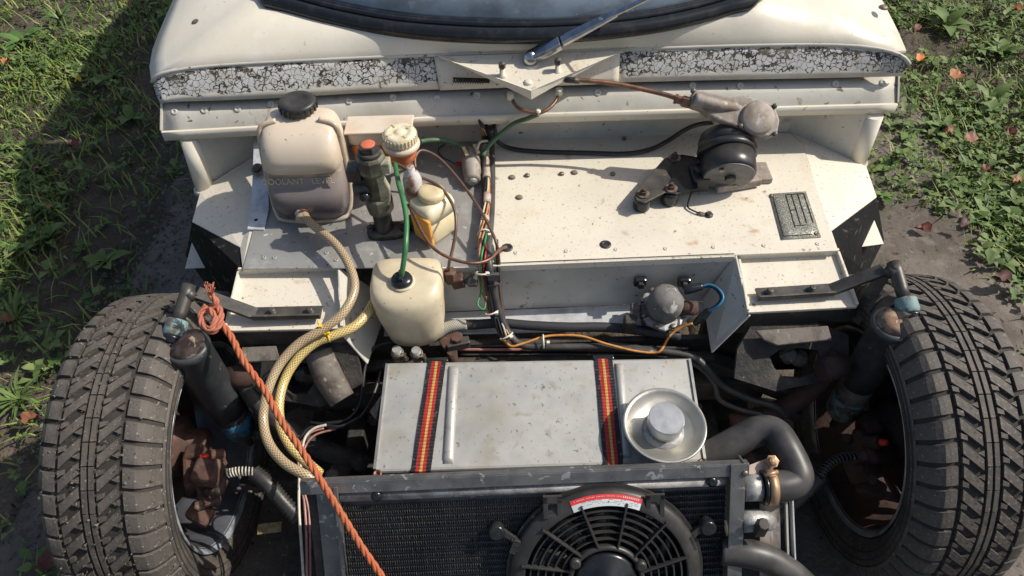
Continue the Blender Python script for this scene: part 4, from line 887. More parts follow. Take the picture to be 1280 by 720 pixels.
mb = MB(); mb.loft([sq(.5485, .0305, .0255, -.002, .002), sq(.565, .032, .027, -.003, .004), sq(.574, .029, .025, -.003, .005), sq(.577, .018, .018, -.003, .006)]); part('bottle_shoulder', mb, m_ivory2, sb_)
mb = MB(); f_ = Matrix.Rotation(an, 3, 'Z'); mb.box(V((sxc, syc, .535)) + f_ @ V((-.0300, -.002, 0)), (.006, .044, .056), f_ @ Matrix.Rotation(-.06, 3, 'Y')); part('amber_fluid', mb, m_amber, sb_, .0015)
nk2 = V((sxc - .002, syc + .008, .577)); mb = MB(); mb.lathe([(.0215, 0), (.0225, .002), (.0225, .009), (.019, .013), (.008, .0135), (.003, .0125)], nk2, n=30)
part('cap', mb, m_ivory, sb_)

# ---------------------------------------------------------------- washer bottle
wo = P(512, 432, .40); wt = thing('washer_bottle', 'grimy ivory washer bottle with black cap hung in front of the shelf', 'bottle', wo)
ztop = .522; ya = P(508, 319, ztop).y; xl, xr = P(463, 330, ztop).x, P(553, 330, ztop).x; wx = (xl + xr) / 2 + .001; hw = (xr - xl) / 2
def dloop(z_, hx, yb, yf, n=44):     # straight back, rounded front
    out = []
    for k in range(n):
        a = 2 * math.pi * k / n; c, q = math.cos(a), math.sin(a)
        e = 5 if q > 0 else 2.6
        x = hx * math.copysign(abs(c) ** (2 / e), c); y = (yb + yf) / 2 + (yb - yf) / 2 * math.copysign(abs(q) ** (2 / e), q); out.append(V((wx + x + (.003 if z_ < .45 else 0), y, z_)))
    return out
yf = ya - .105
mb = MB(); mb.loft([dloop(.388, hw * .45, ya - .03, yf + .035), dloop(.392, hw * .68, ya - .012, yf + .02), dloop(.402, hw * .80, ya - .006, yf + .012), dloop(.43, hw * .88, ya - .003, yf + .006), dloop(.47, hw * .96, ya, yf), dloop(.500, hw * 1.0, ya, yf), dloop(.5115, hw * .985, ya - .001, yf + .006), dloop(.5175, hw * .95, ya - .003, yf + .016), dloop(ztop, hw * .88, ya - .007, yf + .032), dloop(ztop + .001, hw * .5, ya - .02, yf + .05)])
part('bottle', mb, m_washer, wt)
wc = P(503, 353, ztop); mb = MB(); mb.lathe([(.0195, -.001), (.020, .0015), (.018, .003)], wc, n=30); part('neck_ring', mb, m_washer, wt)
mb = MB(); mb.lathe([(.0165, .002), (.017, .007), (.015, .011), (.004, .012)], wc, n=28); cpp = part('cap', mb, m_seal, wt)
mb = MB(); mb.box(wc + V((-.001, .001, .014)), (.006, .022, .007), Matrix.Rotation(.1, 3, 'Z')); part('cap_grip', mb, m_seal, cpp, .001)
mb = MB(); mb.tube([wc + V((0, .002, .013)), P(503, 338, .545), P(507, 308, .575), P(508, 275, .59), P(504, 250, .60), P(498, 228, .60), P(494, 205, .60)], .0042, 12)
solo('green_hose', mb, m_green, 'bright green hose rising from the washer bottle cap past the brake cylinder', 'hose')
mb = MB(); mb.tube(Ps([(525, 177, .575), (540, 175, .565), (557, 176, .555), (572, 181, .548), (582, 188, .545)]), .0042, 12)
solo('green_hose', mb, m_greend, 'short dull green hose from the brake reservoir cap to the grey pump', 'hose')
for k, (u, v) in enumerate(((497, 442), (521, 443))):
    t = thing('hose_tail', ('left' if k == 0 else 'right') + ' pipe tail with metal clip under the washer bottle', 'pipe fitting', P(u, v, .40)); o = P(u, v, .408)
    mb = MB(); mb.lathe([(.0075, -.035), (.0075, .012)], o, n=14); part('pipe', mb, m_header, t)
    mb = MB(); mb.lathe([(.0095, -.005), (.0105, -.004), (.0105, .004), (.0095, .005)], o, n=18); mb.box(o + V((.010, -.006, 0)), (.009, .007, .010)); part('clip', mb, m_bolt, t)
    mb = MB(); mb.lathe([(.004, -.005), (.004, .007)], o + V((.012, -.008, 0)), (.6, -.7, .2), 6, False); part('clip_screw', mb, m_steel, t)

# grey pump
pu = thing('washer_pump', 'small grey cylindrical pump with two tan tabs beside the wiring loom', 'pump', P(590, 228, .50))
a, b = P(588, 191, .530), P(591, 226, .518); d = (b - a).normalized()
mb = MB(); L_ = (b - a).length; mb.lathe([(.010, -.004), (.0165, 0), (.0165, L_ * .72), (.0145, L_ * .76), (.0145, L_ * .95), (.010, L_)], a, d, 28); part('pump_body', mb, m_cast, pu)
mb = MB(); mb.lathe([(.0085, L_), (.0085, L_ + .004), (.005, L_ + .0045), (.005, L_ + .007)], a, d, 16); part('end_boss', mb, m_header, pu)
for u, v in ((582, 190), (596, 187)):
    mb = MB(); mb.boxd(P(u - 3, v - 6, .55), P(u + 2, v + 4, .548), .006, .003); part('terminal_tab', mb, m_hose1, pu)
mb = MB(); mb.tube(Ps([(596, 187, .55), (600, 178, .553), (609, 176, .545)]), .0025, 8); part('terminal_wire', mb, m_wwht, pu)
mb = MB(); mb.boxd(P(570, 205, .515), P(577, 205, .515), .006, .006); part('red_connector', mb, m_wred, pu)
mb = MB(); mb.tube(Ps([(569, 205, .512), (560, 200, .506), (552, 196, .504), (548, 187, .504), (556, 180, .504)]), .0012, 6); part('pump_wire', mb, m_wblk, pu)

# brown flexible pipes
t = hose('brake_pipe', [(519, 210, .575), (519, 197, .583), (527, 188, .585), (545, 195, .575), (563, 212, .565), (583, 237, .555), (600, 262, .55), (613, 286, .545), (621, 306, .535), (624, 330, .50), (625, 365, .455), (630, 398, .415)], .0026, m_wbrn, 'brown pipe arching from the rusty cylinder over the shelf edge by the loom', 'pipe', nm2='pipe_wall')
t = hose('brake_pipe', [(490, 203, .60), (500, 207, .60), (520, 219, .598), (545, 230, .592), (558, 243, .585), (568, 262, .575), (570, 285, .56), (566, 310, .54), (561, 333, .52), (563, 347, .485)], .0026, m_wbrn, 'dark pipe from the brake cylinder top curling round the small bottle', 'pipe', nm2='pipe_wall')
t = hose('brake_pipe', [(510, 256, .565), (518, 270, .565), (528, 291, .562), (543, 311, .555), (566, 324, .548), (592, 329, .543), (612, 324, .538), (624, 312, .53), (633, 309, .505)], .0026, m_copper, 'copper brown pipe sweeping under the small bottle to the shelf grommet', 'pipe', nm2='pipe_wall')
# connectors on the front face
cn = thing('pipe_connector', 'rusty brass T connector on the face below the shelf edge', 'pipe fitting', P(575, 348, .47))
yq = a.y * 0 + P(600, 333, ZS).y - .018
def F_(u, v, dy=0): return PY(u, v, yq + dy)
mb = MB(); mb.lathe([(.0105, -.012), (.0105, .012)], F_(563, 345), (0, 0, 1), 6, False); part('nut', mb, m_rust, cn, .0008)
mb = MB(); mb.boxd(F_(565, 353), F_(580, 350), .018, .020); part('block', mb, m_rust, cn, .002)
mb = MB(); mb.lathe([(.006, 0), (.006, .022)], F_(576, 350), (1, 0, .05), 12); part('pipe_stub', mb, m_steel, cn)
mb = MB(); mb.lathe([(.0115, 0), (.0115, .014), (.008, .016)], F_(585, 351), (1, 0, .05), 6, False); part('union', mb, m_steel, cn, .001)
mb = MB(); mb.boxd(F_(610, 346), F_(624, 346), .006, .014); mb.boxd(F_(610, 356), F_(624, 355), .005, .003); part('bulkhead_clip', mb, m_frame, cn)
c2_ = thing('pipe_connector', 'corroded pinkish T piece between the washer bottle and the tank', 'pipe fitting', P(570, 430, .39))
mb = MB(); mb.tube(Ps([(552, 432, .40), (563, 425, .405), (575, 422, .405)]), .010, 10); part('elbow', mb, m_rust, c2_)
mb = MB(); mb.lathe([(.0105, -.003), (.0105, .003), (.006, .004)], P(571, 422, .412), n=8, smooth=False); part('banjo_washer', mb, m_rust, c2_)
mb = MB(); mb.boxd(P(558, 433, .40), P(587, 427, .40), .016, .016); part('tee_body', mb, m_steel, c2_, .002)
mb = MB(); mb.lathe([(.0085, -.05), (.0085, 0)], P(565, 439, .395), n=14); part('vertical_pipe', mb, m_rust, c2_)

# ---------------------------------------------------------------- wiring loom
lm = thing('wiring_loom', 'taped wiring loom with coloured wires running down from the scuttle over the shelf edge', 'wiring', P(608, 300, .51))
base = [(604, 158, .560), (606, 175, .52), (607, 200, .512), (609, 240, .512), (607, 275, .512), (603, 305, .514), (603, 330, .508), (607, 355, .470), (613, 380, .44), (622, 402, .415), (634, 425, .395)]
B_ = Ps(base); SB = smooth_path(B_, 6)
for k, (m_, r_) in enumerate(((m_wblk, .0026), (m_wblk, .0024), (m_wred, .0019), (m_wgrn, .0019), (m_wpink, .0020), (m_worg, .0018), (m_wwht, .0018), (m_wblk, .002))):
    pts = []
    for i, p in enumerate(SB):
        a = k * .785 + i * .16; rr = .0062 * (1 + .3 * math.sin(i * .35 + k)); pts.append(p + V((math.cos(a) * rr, 0, math.sin(a) * rr * .8 + .004)))
    mb = MB(); mb.tube(pts, r_, 6, 1); part('wire', mb, m_, lm)
mb = MB(); mb.tube([p + V((0, 0, .006)) for p in SB[9:17]], .0072, 8, 1); mb.tube([p + V((0, 0, .006)) for p in SB[19:22]], .0074, 8, 1); mb.tube([p + V((0, 0, .006)) for p in SB[24:26]], .0074, 8, 1); part('tape_wrap', mb, m_tape, lm)
mb = MB(); mb.tube(Ps([(613, 160, .560), (614, 180, .515), (615, 220, .512), (614, 265, .512), (611, 305, .516), (612, 335, .505), (617, 360, .465), (624, 390, .43), (637, 418, .40), (655, 432, .39), (700, 434, .385), (760, 434, .385), (820, 441, .38)]), .0062, 12); part('black_conduit', mb, m_rubber, lm)
mb = MB(); mb.tube(Ps([(621, 300, .51), (622, 330, .50), (624, 350, .475), (627, 375, .43), (630, 398, .40)]), .0026, 8); part('wire', mb, m_wblk, lm)
mb = MB(); mb.tube(Ps([(600, 310, .51), (599, 340, .49), (601, 365, .455), (597, 380, .445), (604, 387, .44), (607, 378, .445), (603, 366, .455)]), .0016, 6); part('wire', mb, m_wgrn, lm)
mb = MB(); mb.tube(Ps([(612, 345, .48), (620, 347, .475), (623, 355, .465), (618, 359, .46)]), .0016, 6); part('wire', mb, m_wgrn, lm)
mb = MB(); mb.tube(Ps([(608, 370, .455), (616, 395, .42), (622, 414, .40), (637, 432, .395), (652, 430, .397), (680, 421, .40), (705, 419, .40), (730, 421, .40), (758, 430, .397), (790, 438, .39), (815, 441, .385), (826, 438, .39), (837, 420, .40), (850, 410, .41), (866, 404, .42)]), .0021, 8); part('wire', mb, m_worg, lm)
for dz in (0, .004): 
    mb = MB(); mb.tube(Ps([(606, 160, .57), (600, 150 + dz * 1000, .585), (596, 130, .59)]), .0022, 6); part('wire', mb, m_wblk, lm)
for (u, v, z_), d in (((603, 341, .498), (0, -.5, -.8)), ((615, 390, .428), (.3, -.5, -.8)), ((633, 420, .402), (.4, -.5, -.6)), ((606, 293, .514), (0, -1, 0)), ((679, 427, .393), (1, 0, 0))):
    o = P(u, v, z_ + .003); x, y, zq = basis(d); mb = MB(); mb.tube([o + (x * math.cos(k * math.pi / 8) + y * math.sin(k * math.pi / 8)) * .0112 for k in range(17)], .0015, 6, 1, False); mb.box(o + V((.008, -.006, .004)), (.005, .005, .005)); part('cable_tie', mb, m_tie, lm)

# hoses behind the tank
t = hose('heater_hose', [(566, 408, .395), (590, 406, .398), (625, 404, .400), (665, 407, .400), (710, 409, .40), (755, 409, .40), (800, 413, .398), (850, 420, .39)], .0085, m_bhose, 'woven black hose running along the pale ledge behind the tank')
mb = MB(); mb.tube(Ps([(545, 418, .39), (556, 411, .395), (569, 407, .399), (584, 406, .40)]), [.010, .0105, .0105, .009], 14); part('braided_cuff', mb, m_whose, t)
for k, (vv, m_, z_, r_, lab) in enumerate(((437, m_wpink, .37, .0026, 'thin pinkish brake pipe running level behind the tank'), (432, m_steel, .375, .0028, 'thin dark pipe just above the pinkish one behind the tank'), (443, m_steel, .36, .003, 'lowest thin black pipe behind the tank'))):
    hose('brake_pipe', [(575, vv, z_), (650, vv, z_), (720, vv, z_), (790, vv + 1, z_), (860, vv + 4, z_)], r_, m_, lab, 'pipe', nm2='pipe_wall')
hose('fuel_hose', [(760, 431, .385), (820, 438, .38), (865, 446, .375), (885, 462, .36), (905, 483, .34), (940, 500, .33), (968, 508, .32), (983, 520, .30)], .0058, m_rubber, 'upper of two bluish black hoses dropping right beside the tank')
hose('fuel_hose', [(852, 446, .37), (878, 462, .355), (893, 480, .34), (900, 500, .325), (925, 512, .31), (950, 518, .305), (975, 530, .29)], .0045, m_rubber, 'lower thinner hose curling right beside the tank filler')

# ---------------------------------------------------------------- fuel pump dome
fd = thing('pressure_regulator', 'grey domed pump with eight-sided flange on the shaded face', 'pump', P(832, 395, .40))
dc = P(832, 378, .455); dax = V((.05, -.25, 1)).normalized()
mb = MB(); mb.lathe([(.0285, -.022), (.0295, -.006), (.0290, .004), (.0265, .014), (.020, .0215), (.010, .0255), (.003, .0265)], dc, dax, 36); part('dome', mb, mat('chalky_grey_casting', (.20, .19, .18), .8, var=[((.12, .11, .10), 30, .4, .6)], specks=[((.42, .41, .38), 60, .60, .68)], bump=(180, .4, .001)), fd)
mb = MB(); mb.lathe([(.036, -.034), (.040, -.030), (.040, -.024), (.031, -.022)], dc, dax, 8, False); fl8 = part('flange', mb, m_header, fd, .001)
x_, y_, z__ = basis(dax)
nut = MB(); nut.lathe([(.0045, 0), (.0045, .005), (.002, .006)], (0, 0, 0), n=6, smooth=False); nut_me = mesh_of('flange_screw', nut, V((0, 0, 0)))
copies('flange_screw', nut_me, m_bolt, fl8, [dc + (x_ * math.cos(k * math.pi / 4 + .39) + y_ * math.sin(k * math.pi / 4 + .39)) * .036 + dax * -.024 for k in range(8)])
mb = MB(); mb.lathe([(.026, -.085), (.028, -.04), (.034, -.034)], dc, dax, 24); part('lower_body', mb, m_steel, fd)
mb = MB(); mb.lathe([(.0125, 0), (.0125, .030)], P(800, 390, .43), (1, 0, 0), 14); mb.lathe([(.015, 0), (.015, .010)], P(789, 389, .43), (1, 0, 0), 6, False); part('inlet_union', mb, m_steel, fd)
mb = MB(); mb.box(P(787, 405, .42), (.02, .02, .03)); part('inlet_bracket', mb, m_sub, fd, .003)
mb = MB(); mb.lathe([(.012, 0), (.012, .03)], P(848, 385, .44), (1, 0, -.05), 14); part('outlet_union', mb, m_rust, fd)
for u in (800, 855):
    o = PY(u, 352, P(700, 330, ZS).y - .002); mb = MB(); mb.box(o, (.022, .012, .018)); bb = part('mounting_pad', mb, m_seal, fd, .004); mb = MB(); mb.lathe([(.006, .004), (.006, .012)], o, (0, -1, 0), 6, False); part('pad_nut', mb, m_steel, bb)
mb = MB(); mb.tube(Ps([(855, 362, .475), (864, 361, .478), (878, 358, .480)]), [.0085, .008, .006], 12); part('rubber_boot', mb, m_seal, fd)
mb = MB(); mb.tube(Ps([(877, 358, .480), (888, 356, .485), (899, 362, .488), (904, 372, .487), (898, 382, .478), (886, 389, .465)]), .0020, 8); part('blue_wire', mb, m_wblu, fd)
mb = MB(); mb.tube(Ps([(878, 359, .478), (888, 358, .482), (897, 364, .485), (901, 373, .484), (896, 381, .476), (886, 388, .464)]), .0020, 8); part('black_wire', mb, m_wblk, fd)
mb = MB(); mb.tube(Ps([(887, 387, .464), (878, 396, .452), (868, 405, .438)]), [.0055, .0075, .0045], 10); part('bullet_connector', mb, m_seal, fd)

# ---------------------------------------------------------------- fuel tank
T = Ps([(483, 453, .43), (862, 447, .43), (882, 577, .408), (467, 590, .408)])
ft_ = thing('fuel_tank', 'flat grey aluminium tank with raised ribs and round filler bowl', 'tank', ((T[0] + T[2]) / 2 - V((0, 0, .2))))
mb = MB(); mb.prism(T, (0, 0, -.19)); tb = part('tank_body', mb, m_tank, ft_, .004)
def TP(i, j, h=0): return T[0].lerp(T[1], i).lerp(T[3].lerp(T[2], i), j) + V((0, -.02 * h, h))
def rib(i, w_):
    mb = MB(); loops = []
    for j in (.05, .09, .5, .91, .95):
        f = 1 if .06 < j < .94 else 0; loops.append([TP(i - w_, j, .0004), TP(i - w_ * .7, j, .0040 * f + .0003), TP(i, j, .0055 * f + .0003), TP(i + w_ * .7, j, .0040 * f + .0003), TP(i + w_, j, .0004)])
    mb.sheet(loops, (0, 0, -.002)); part('pressed_rib', mb, m_tank, tb)
rib(.223, .016); rib(.765, .013)
mb = MB(); mb.boxd(TP(.998, .02, .001), TP(.998, .98, .001), .004, .004); mb.boxd(TP(.003, .02, .001), TP(.003, .98, .001), .004, .004); part('weld_seam', mb, m_polish, tb)
for p in (TP(0.02, 1.0), TP(1.0, .99)):
    mb = MB(); mb.lathe([(.0055, -.004), (.0065, .002), (.004, .002), (.0035, -.002)], p + V((-.004, -.003, -.001)), n=12); part('corner_drain', mb, m_copper, tb)
fo = P(828, 540, .424); 
mb = MB(); mb.lathe([(.015, .0015), (.030, .0015), (.045, .006), (.053, .016), (.0585, .021), (.060, .019), (.056, .013), (.048, .002), (.03, -.004), (.015, -.004)], fo + V((0, 0, .004)), (0, -.08, 1), 56, closed=False); bw = part('filler_bowl', mb, m_polish, ft_)
mb = MB(); mb.lathe([(.031, .0), (.030, .0035), (.026, .0045), (.0245, .0065)], fo + V((0, 0, .004)), (0, -.08, 1), 36); part('weld_ring', mb, m_header, bw)
mb = MB(); mb.lathe([(.0225, .002), (.0225, .022)], fo + V((0, 0, .004)), (0, -.08, 1), 36); part('filler_neck', mb, m_polish, ft_)
mb = MB(); mb.lathe([(.0245, .020), (.0255, .022), (.0255, .026), (.0248, .0265), (.0255, .027), (.0255, .0375), (.0245, .0390), (.003, .0392)], fo + V((0, 0, .004)), (0, -.08, 1), 64, False); part('filler_cap', mb, mat('turned_cap_aluminium', (.62, .63, .63), .34, .75, var=((.48, .48, .47), 60, .4, .7), bump=(300, .15, .0003)), ft_)
def strap(i0, i1, lab):
    mb = MB(); loops = []
    c_ = [(.35, -.10, -.035), (0, -.035, -.012), (0, -.01, .0012), (0, .05, .0022), (0, .3, .0026), (0, .5, .0023), (0, .75, .0026), (0, .95, .0022), (0, 1.012, .0012), (0, 1.03, -.012), (0, 1.03, -.12)]
    w2 = .0140
    for k, (_, j, h) in enumerate(c_):
        i = i0 + (i1 - i0) * j; p = TP(i, min(max(j, -.04), 1.03)); p = V((p.x, p.y, T[0].z if j < 0 else (T[2].z if j > 1 else p.z))) + V((0, 0, h))
        loops.append([p + V((x * w2, 0, .0006 * math.sin(k * 2 + x * 3))) for x in (-1, -.5, 0, .5, 1)])
    # lengthwise UVs
    n = 5; m = len(loops); mb.sheet(loops, (0, 0.0008, -.0022), False)
    L_ = 0; uv = []
    for r_ in range(m):
        if r_: L_ += (loops[r_][2] - loops[r_ - 1][2]).length
        uv += [(c / 4, L_) for c in range(n)]
    mb.uv = uv + uv
    t = thing('webbing_strap', lab, 'strap', TP((i0 + i1) / 2, .5)); part('webbing', mb, m_strap, t, kind=None)
    mb = MB(); p = TP(i0, -.03); mb.box(V((p.x, p.y - .002, T[0].z - .004)), (.034, .008, .012)); part('end_loop', mb, m_seal, t, .002)
strap(.168, .143, 'left red, yellow and black striped strap over the grey tank')
strap(.716, .722, 'right red, yellow and black striped strap beside the filler bowl')

# ---------------------------------------------------------------- radiator
ZR = .45
rl, rr_ = P(375, 602, ZR), P(936, 578, ZR); ex = (rr_ - rl).normalized(); ed = V((0, -.57, -.82)).normalized(); ed = (ed - ex * ed.dot(ex)).normalized(); en = ex.cross(ed).normalized()
if en.y > 0: en = -en
WR = (rr_ - rl).length; RO = rl
def RW(a, b, c=0): return RO + ex * a + ed * b + en * c
RM = Matrix((ex, ed, en)).transposed()
def Rpx(u, v, c=0):
    p = PL(u, v, RO + en * c, en) - RO; return p.dot(ex), p.dot(ed)
rad = thing('radiator', 'black cored radiator in a scuffed grey steel frame with top rail', 'radiator', RW(WR / 2, .4))
mb = MB(); mb.box(RW(WR / 2, .0015, -.004), (WR, .003, .013), RM); mb.box(RW(WR / 2, .0100, .0025), (WR, .017, .003), RM); part('top_rail', mb, m_frame, rad, .0008)
aL, _ = Rpx(400, 612); 
HR = .40
mb = MB(); mb.box(RW(aL + .022, HR / 2 + .008, -.005), (.006, HR, .022), RM); mb.box(RW(aL + .005, HR / 2 + .008, -.012), (.028, HR, .003), RM); part('side_rail', mb, m_frame, rad, .0008)
mb = MB(); mb.box(RW(aL - .012, HR / 2 + .012, -.022), (.022, HR, .012), RM); part('outer_channel', mb, m_sub, rad, .002)
aR = Rpx(918, 640)[0]
mb = MB(); mb.box(RW(aR, HR / 2 - .002, .006), (.019, HR, .003), RM); mb.box(RW(aR + .010, HR / 2 - .002, -.006), (.003, HR, .026), RM); part('side_rail', mb, m_frame, rad, .0008)
mb = MB(); mb.lathe([(.0045, 0), (.004, .002), (.0015, .003)], RW(Rpx(929, 590)[0], .012, .0075), en, 10); part('rail_rivet', mb, m_bolt, rad)
mb = MB(); mb.lathe([(.0075, 0), (.0075, .003), (.004, .005)], RW(Rpx(470, 610)[0], .026, 0), en, 12); mb.lathe([(.0075, 0), (.0075, .003), (.004, .005)], RW(Rpx(890, 595)[0], .026, 0), en, 12); part('rail_clip', mb, m_seal, rad)
cL, cR_ = aL + .026, aR - .010
mb = MB(); mb.tube([RW(cL, .0285, -.006), RW(cR_, .0285, -.006)], .0072, 12, 1); part('header_tube', mb, m_header, rad)
mb = MB(); mb.box(RW((cL + cR_) / 2, .22, -.030), (cR_ - cL, .37, .006), RM); core = part('core_backing', mb, m_dark, rad)
NP = 34; pitch = .0098; b0 = .043
fm = MB(); nfold = 330
tubeme = MB(); tubeme.box((0, 0, 0), (cR_ - cL, .0036, .022)); tme = mesh_of('cooling_tube', tubeme, V((0, 0, 0))); eul = RM.to_euler()
copies('cooling_tube', tme, mat('scuffed_tube_edges', (.12, .117, .112), .45, .3, var=((.06, .06, .06), 14, .4, .6), specks=[((.30, .29, .28), 110, .62, .70)]), core, [RW((cL + cR_) / 2, b0 + k * pitch, -.015) for k in range(NP)], eul)
for k in range(NP - 1):
    bb = b0 + k * pitch
    vs = []; fs = []
    for i in range(nfold + 1):
        a_ = cL + (cR_ - cL) * i / nfold; side = .0012 if i % 2 else pitch - .0012
        j_ = rnd.uniform(-.0015, .001) * (1 if rnd.random() < .35 else .2)
        vs += [RW(a_, bb + side, -.0065 + j_), RW(a_, bb + side, -.022)]
    fs = [(2 * i, 2 * i + 2, 2 * i + 3, 2 * i + 1) for i in range(nfold)]
    fm.add(vs, fs)
part('cooling_fins', fm, m_fin, core, kind='stuff', recalc=False)

# ---------------------------------------------------------------- fan
fa, fb_ = Rpx(757, 722, .012); 
def FW(r, ang, c=0): return RW(fa + r * math.cos(ang), fb_ - r * math.sin(ang), c)
FR = (Rpx(874, 700, .012)[0] - Rpx(640, 700, .012)[0]) / 2 * 1.03
fan = thing('radiator_fan', 'round black electric fan with guard rings and red and white label', 'fan', FW(0, 0, 0))
def ring(r0, r1, c0, c1, n=72, a0=0, a1=2 * math.pi):
    mb = MB(); full = abs(a1 - a0 - 2 * math.pi) < 1e-6; m = n if full else n + 1; loops = []
    for k in range(m):
        a = a0 + (a1 - a0) * k / n; loops.append([FW(r0, a, c0), FW(r1, a, c0), FW(r1, a, c1), FW(r0, a, c1)])
    if full: loops.append(loops[0])
    mb.loft(loops, False, not full); return mb
mb = MB(); loops = []
for k in range(97):
    a = 2 * math.pi * k / 96; loops.append([FW(FR, a, 0), FW(FR * 1.0, a, .010), FW(FR * .975, a, .014), FW(FR * .86, a, .020), FW(FR * .845, a, .019), FW(FR * .845, a, .0)])
mb.loft(loops, True, False); part('shroud', mb, m_dust_pl, fan)
mb = MB(); loops = []
for k in range(97):
    a = 2 * math.pi * k / 96; loops.append([FW(FR * 1.035, a, -.001), FW(FR * 1.035, a, .003), FW(FR * .99, a, .003), FW(FR * .99, a, -.001)])
mb.loft(loops, False, False); part('shroud_flange', mb, m_dust_pl, fan)
HUB = FR * .40
for k in range(5):
    r_ = HUB + (FR * .845 - HUB) * (k + .9) / 5.6; mb = MB(); loops = []
    for q in range(85):
        a = 2 * math.pi * q / 84; loops.append([FW(r_ - .0011, a, .010), FW(r_ + .0011, a, .010), FW(r_ + .0011, a, .0175), FW(r_ - .0011, a, .0175)])
    mb.loft(loops, False, False); part('guard_ring', mb, m_dust_pl, fan)
for k in range(12):
    a = R(15 + 30 * k); mb = MB(); mb.boxd(FW(HUB * .95, a - .06, .0165), FW(FR * .90, a + .02, .0185), .0030, .0075, en); part('guard_spoke', mb, m_dust_pl, fan, .0006)
mb = MB(); loops = []
for q in range(65):
    a = 2 * math.pi * q / 64; loops.append([FW(HUB, a, .0), FW(HUB, a, .018), FW(HUB * .94, a, .0205), FW(HUB * .88, a, .0205), FW(HUB * .86, a, .012), FW(HUB * .86, a, .0)])
mb.loft(loops, True, False); part('hub_ring', mb, m_dust_pl, fan)
mb = MB(); mb.lathe([(HUB * .80, 0), (HUB * .80, .018), (HUB * .74, .023), (HUB * .35, .026), (HUB * .3, .031), (.004, .0315)], FW(0, 0, 0), en, 48); part('motor_can', mb, m_seal, fan)
for a in (R(25), R(145), R(265)):
    mb = MB(); mb.lathe([(.008, .012), (.008, .024), (.005, .026)], FW(HUB * .98, a), en, 14); part('motor_screw', mb, m_dust_pl, fan)
for k in range(10):
    a = k * 2 * math.pi / 10 + .2; mb = MB(); loops = []
    for i in range(6):
        r_ = HUB * .7 + (FR * .83 - HUB * .7) * i / 5; s_ = .25 * (i / 5) ** 1.5; loops.append([FW(r_, a + s_ - .20, .001), FW(r_, a + s_, .005), FW(r_, a + s_ + .17, .0085)])
    mb.sheet(loops, en * -.0015); part('fan_blade', mb, m_seal, fan)
# label
def lab_ring(r0, r1, a0, a1, c, m_, nm, par, th=.0006):
    mb = MB(); rows = []
    for r_ in (r0, (r0 + r1) / 2, r1): rows.append([FW(r_, a0 + (a1 - a0) * k / 16, c + (.86 * FR - r_) * -.04 / .01 * .01) for k in range(17)])
    # follow the cone between .86FR (height .020) and .975FR (.014)
    rows = []
    for r_ in (r0, (r0 + r1) / 2, r1):
        h = .020 + (.014 - .020) * (r_ / FR - .86) / .115; rows.append([FW(r_, a0 + (a1 - a0) * k / 16, h + c) for k in range(17)])
    mb.sheet(rows, en * -th, False); return part(nm, mb, m_, par)
la0, la1 = R(67), R(112)
lb_ = lab_ring(.862 * FR, .925 * FR, la0, la1, .0010, m_greylab, 'label', fan)
lab_ring(.925 * FR, .970 * FR, la0, la1, .0010, m_redlab, 'red_strip', lb_)
mb = MB(); mw = MB(); r2 = random.Random(4)
def dash(mbx, r_, a_, ln):  # thin printed line
    h = .0212 + (.014 - .020) * (r_ / FR - .86) / .115; mbx.boxd(FW(r_, a_, h), FW(r_, a_ + ln, h), .00045, .0003, en)
for row in range(4):
    a_ = la0 + .03
    while a_ < la1 - .05:
        ln = r2.uniform(.012, .05)
        if r2.random() < .55: dash(mb, (.922 - .0145 * row) * FR, a_, ln)
        a_ += ln + r2.uniform(.01, .03)
h = .0212 + (.014 - .020) * (.90 - .86) / .115; mb.boxd(FW(.893 * FR, R(88), h), FW(.910 * FR, R(88), h), .0014, .0004, en)
part('label_print', mb, m_ink, lb_)
a_ = la0 + .04
for k in range(44):
    big = k < 9; dd = .0016 if big else .0009; step = .021 if big else .0155
    hh = .0213 + (.014 - .020) * (.952 - .86) / .115
    if k % 7 != 6 or big: mw.boxd(FW((.943 if big else .949) * FR, a_, hh), FW((.962 if big else .957) * FR, a_ + .002, hh), dd, .0003, en)
    a_ += step
    if a_ > la1 - .03: break
part('label_white_print', mw, m_inkw, lb_)
# mounting tabs and side buffers
for u, v in ((690, 624), (818, 622)):
    a_, b_ = Rpx(u, v, .012); t = MB()
    for dx, wd in ((-.0095, .007), (.0095, .007)): t.box(RW(a_ + dx, b_ + .010, .016), (wd, .034, .004), RM)
    t.box(RW(a_, b_ - .002, .016), (.026, .012, .004), RM); t.box(RW(a_, b_ + .026, .010), (.014, .008, .014), RM); part('mounting_tab', t, m_dust_pl, fan, .001)
for u, v, sx in ((621, 668, 1), (886, 662, -1)):
    a_, b_ = Rpx(u, v, .012); mb = MB(); mb.lathe([(.0105, -.010), (.0115, 0), (.0115, .010), (.009, .012)], RW(a_, b_, 0), en, 20); bf_ = part('fixing_buffer', mb, m_seal, fan)
    mb = MB(); mb.box(RW(a_ + sx * .016, b_ + .006, .006), (.022, .009, .006), RM @ Matrix.Rotation(sx * .7, 3, 'Z')); mb.box(RW(a_ + sx * .024, b_ + .020, .008), (.010, .022, .014), RM @ Matrix.Rotation(sx * .4, 3, 'Z')); part('fixing_arm', mb, m_dust_pl, bf_, .001)
    for j in range(4): mb = MB(); mb.box(RW(a_ + sx * (.026 + .001 * j), b_ + .012 + j * .005, .012), (.014, .0015, .006), RM @ Matrix.Rotation(sx * .5, 3, 'Z')); part('arm_tooth', mb, m_dust_pl, bf_)

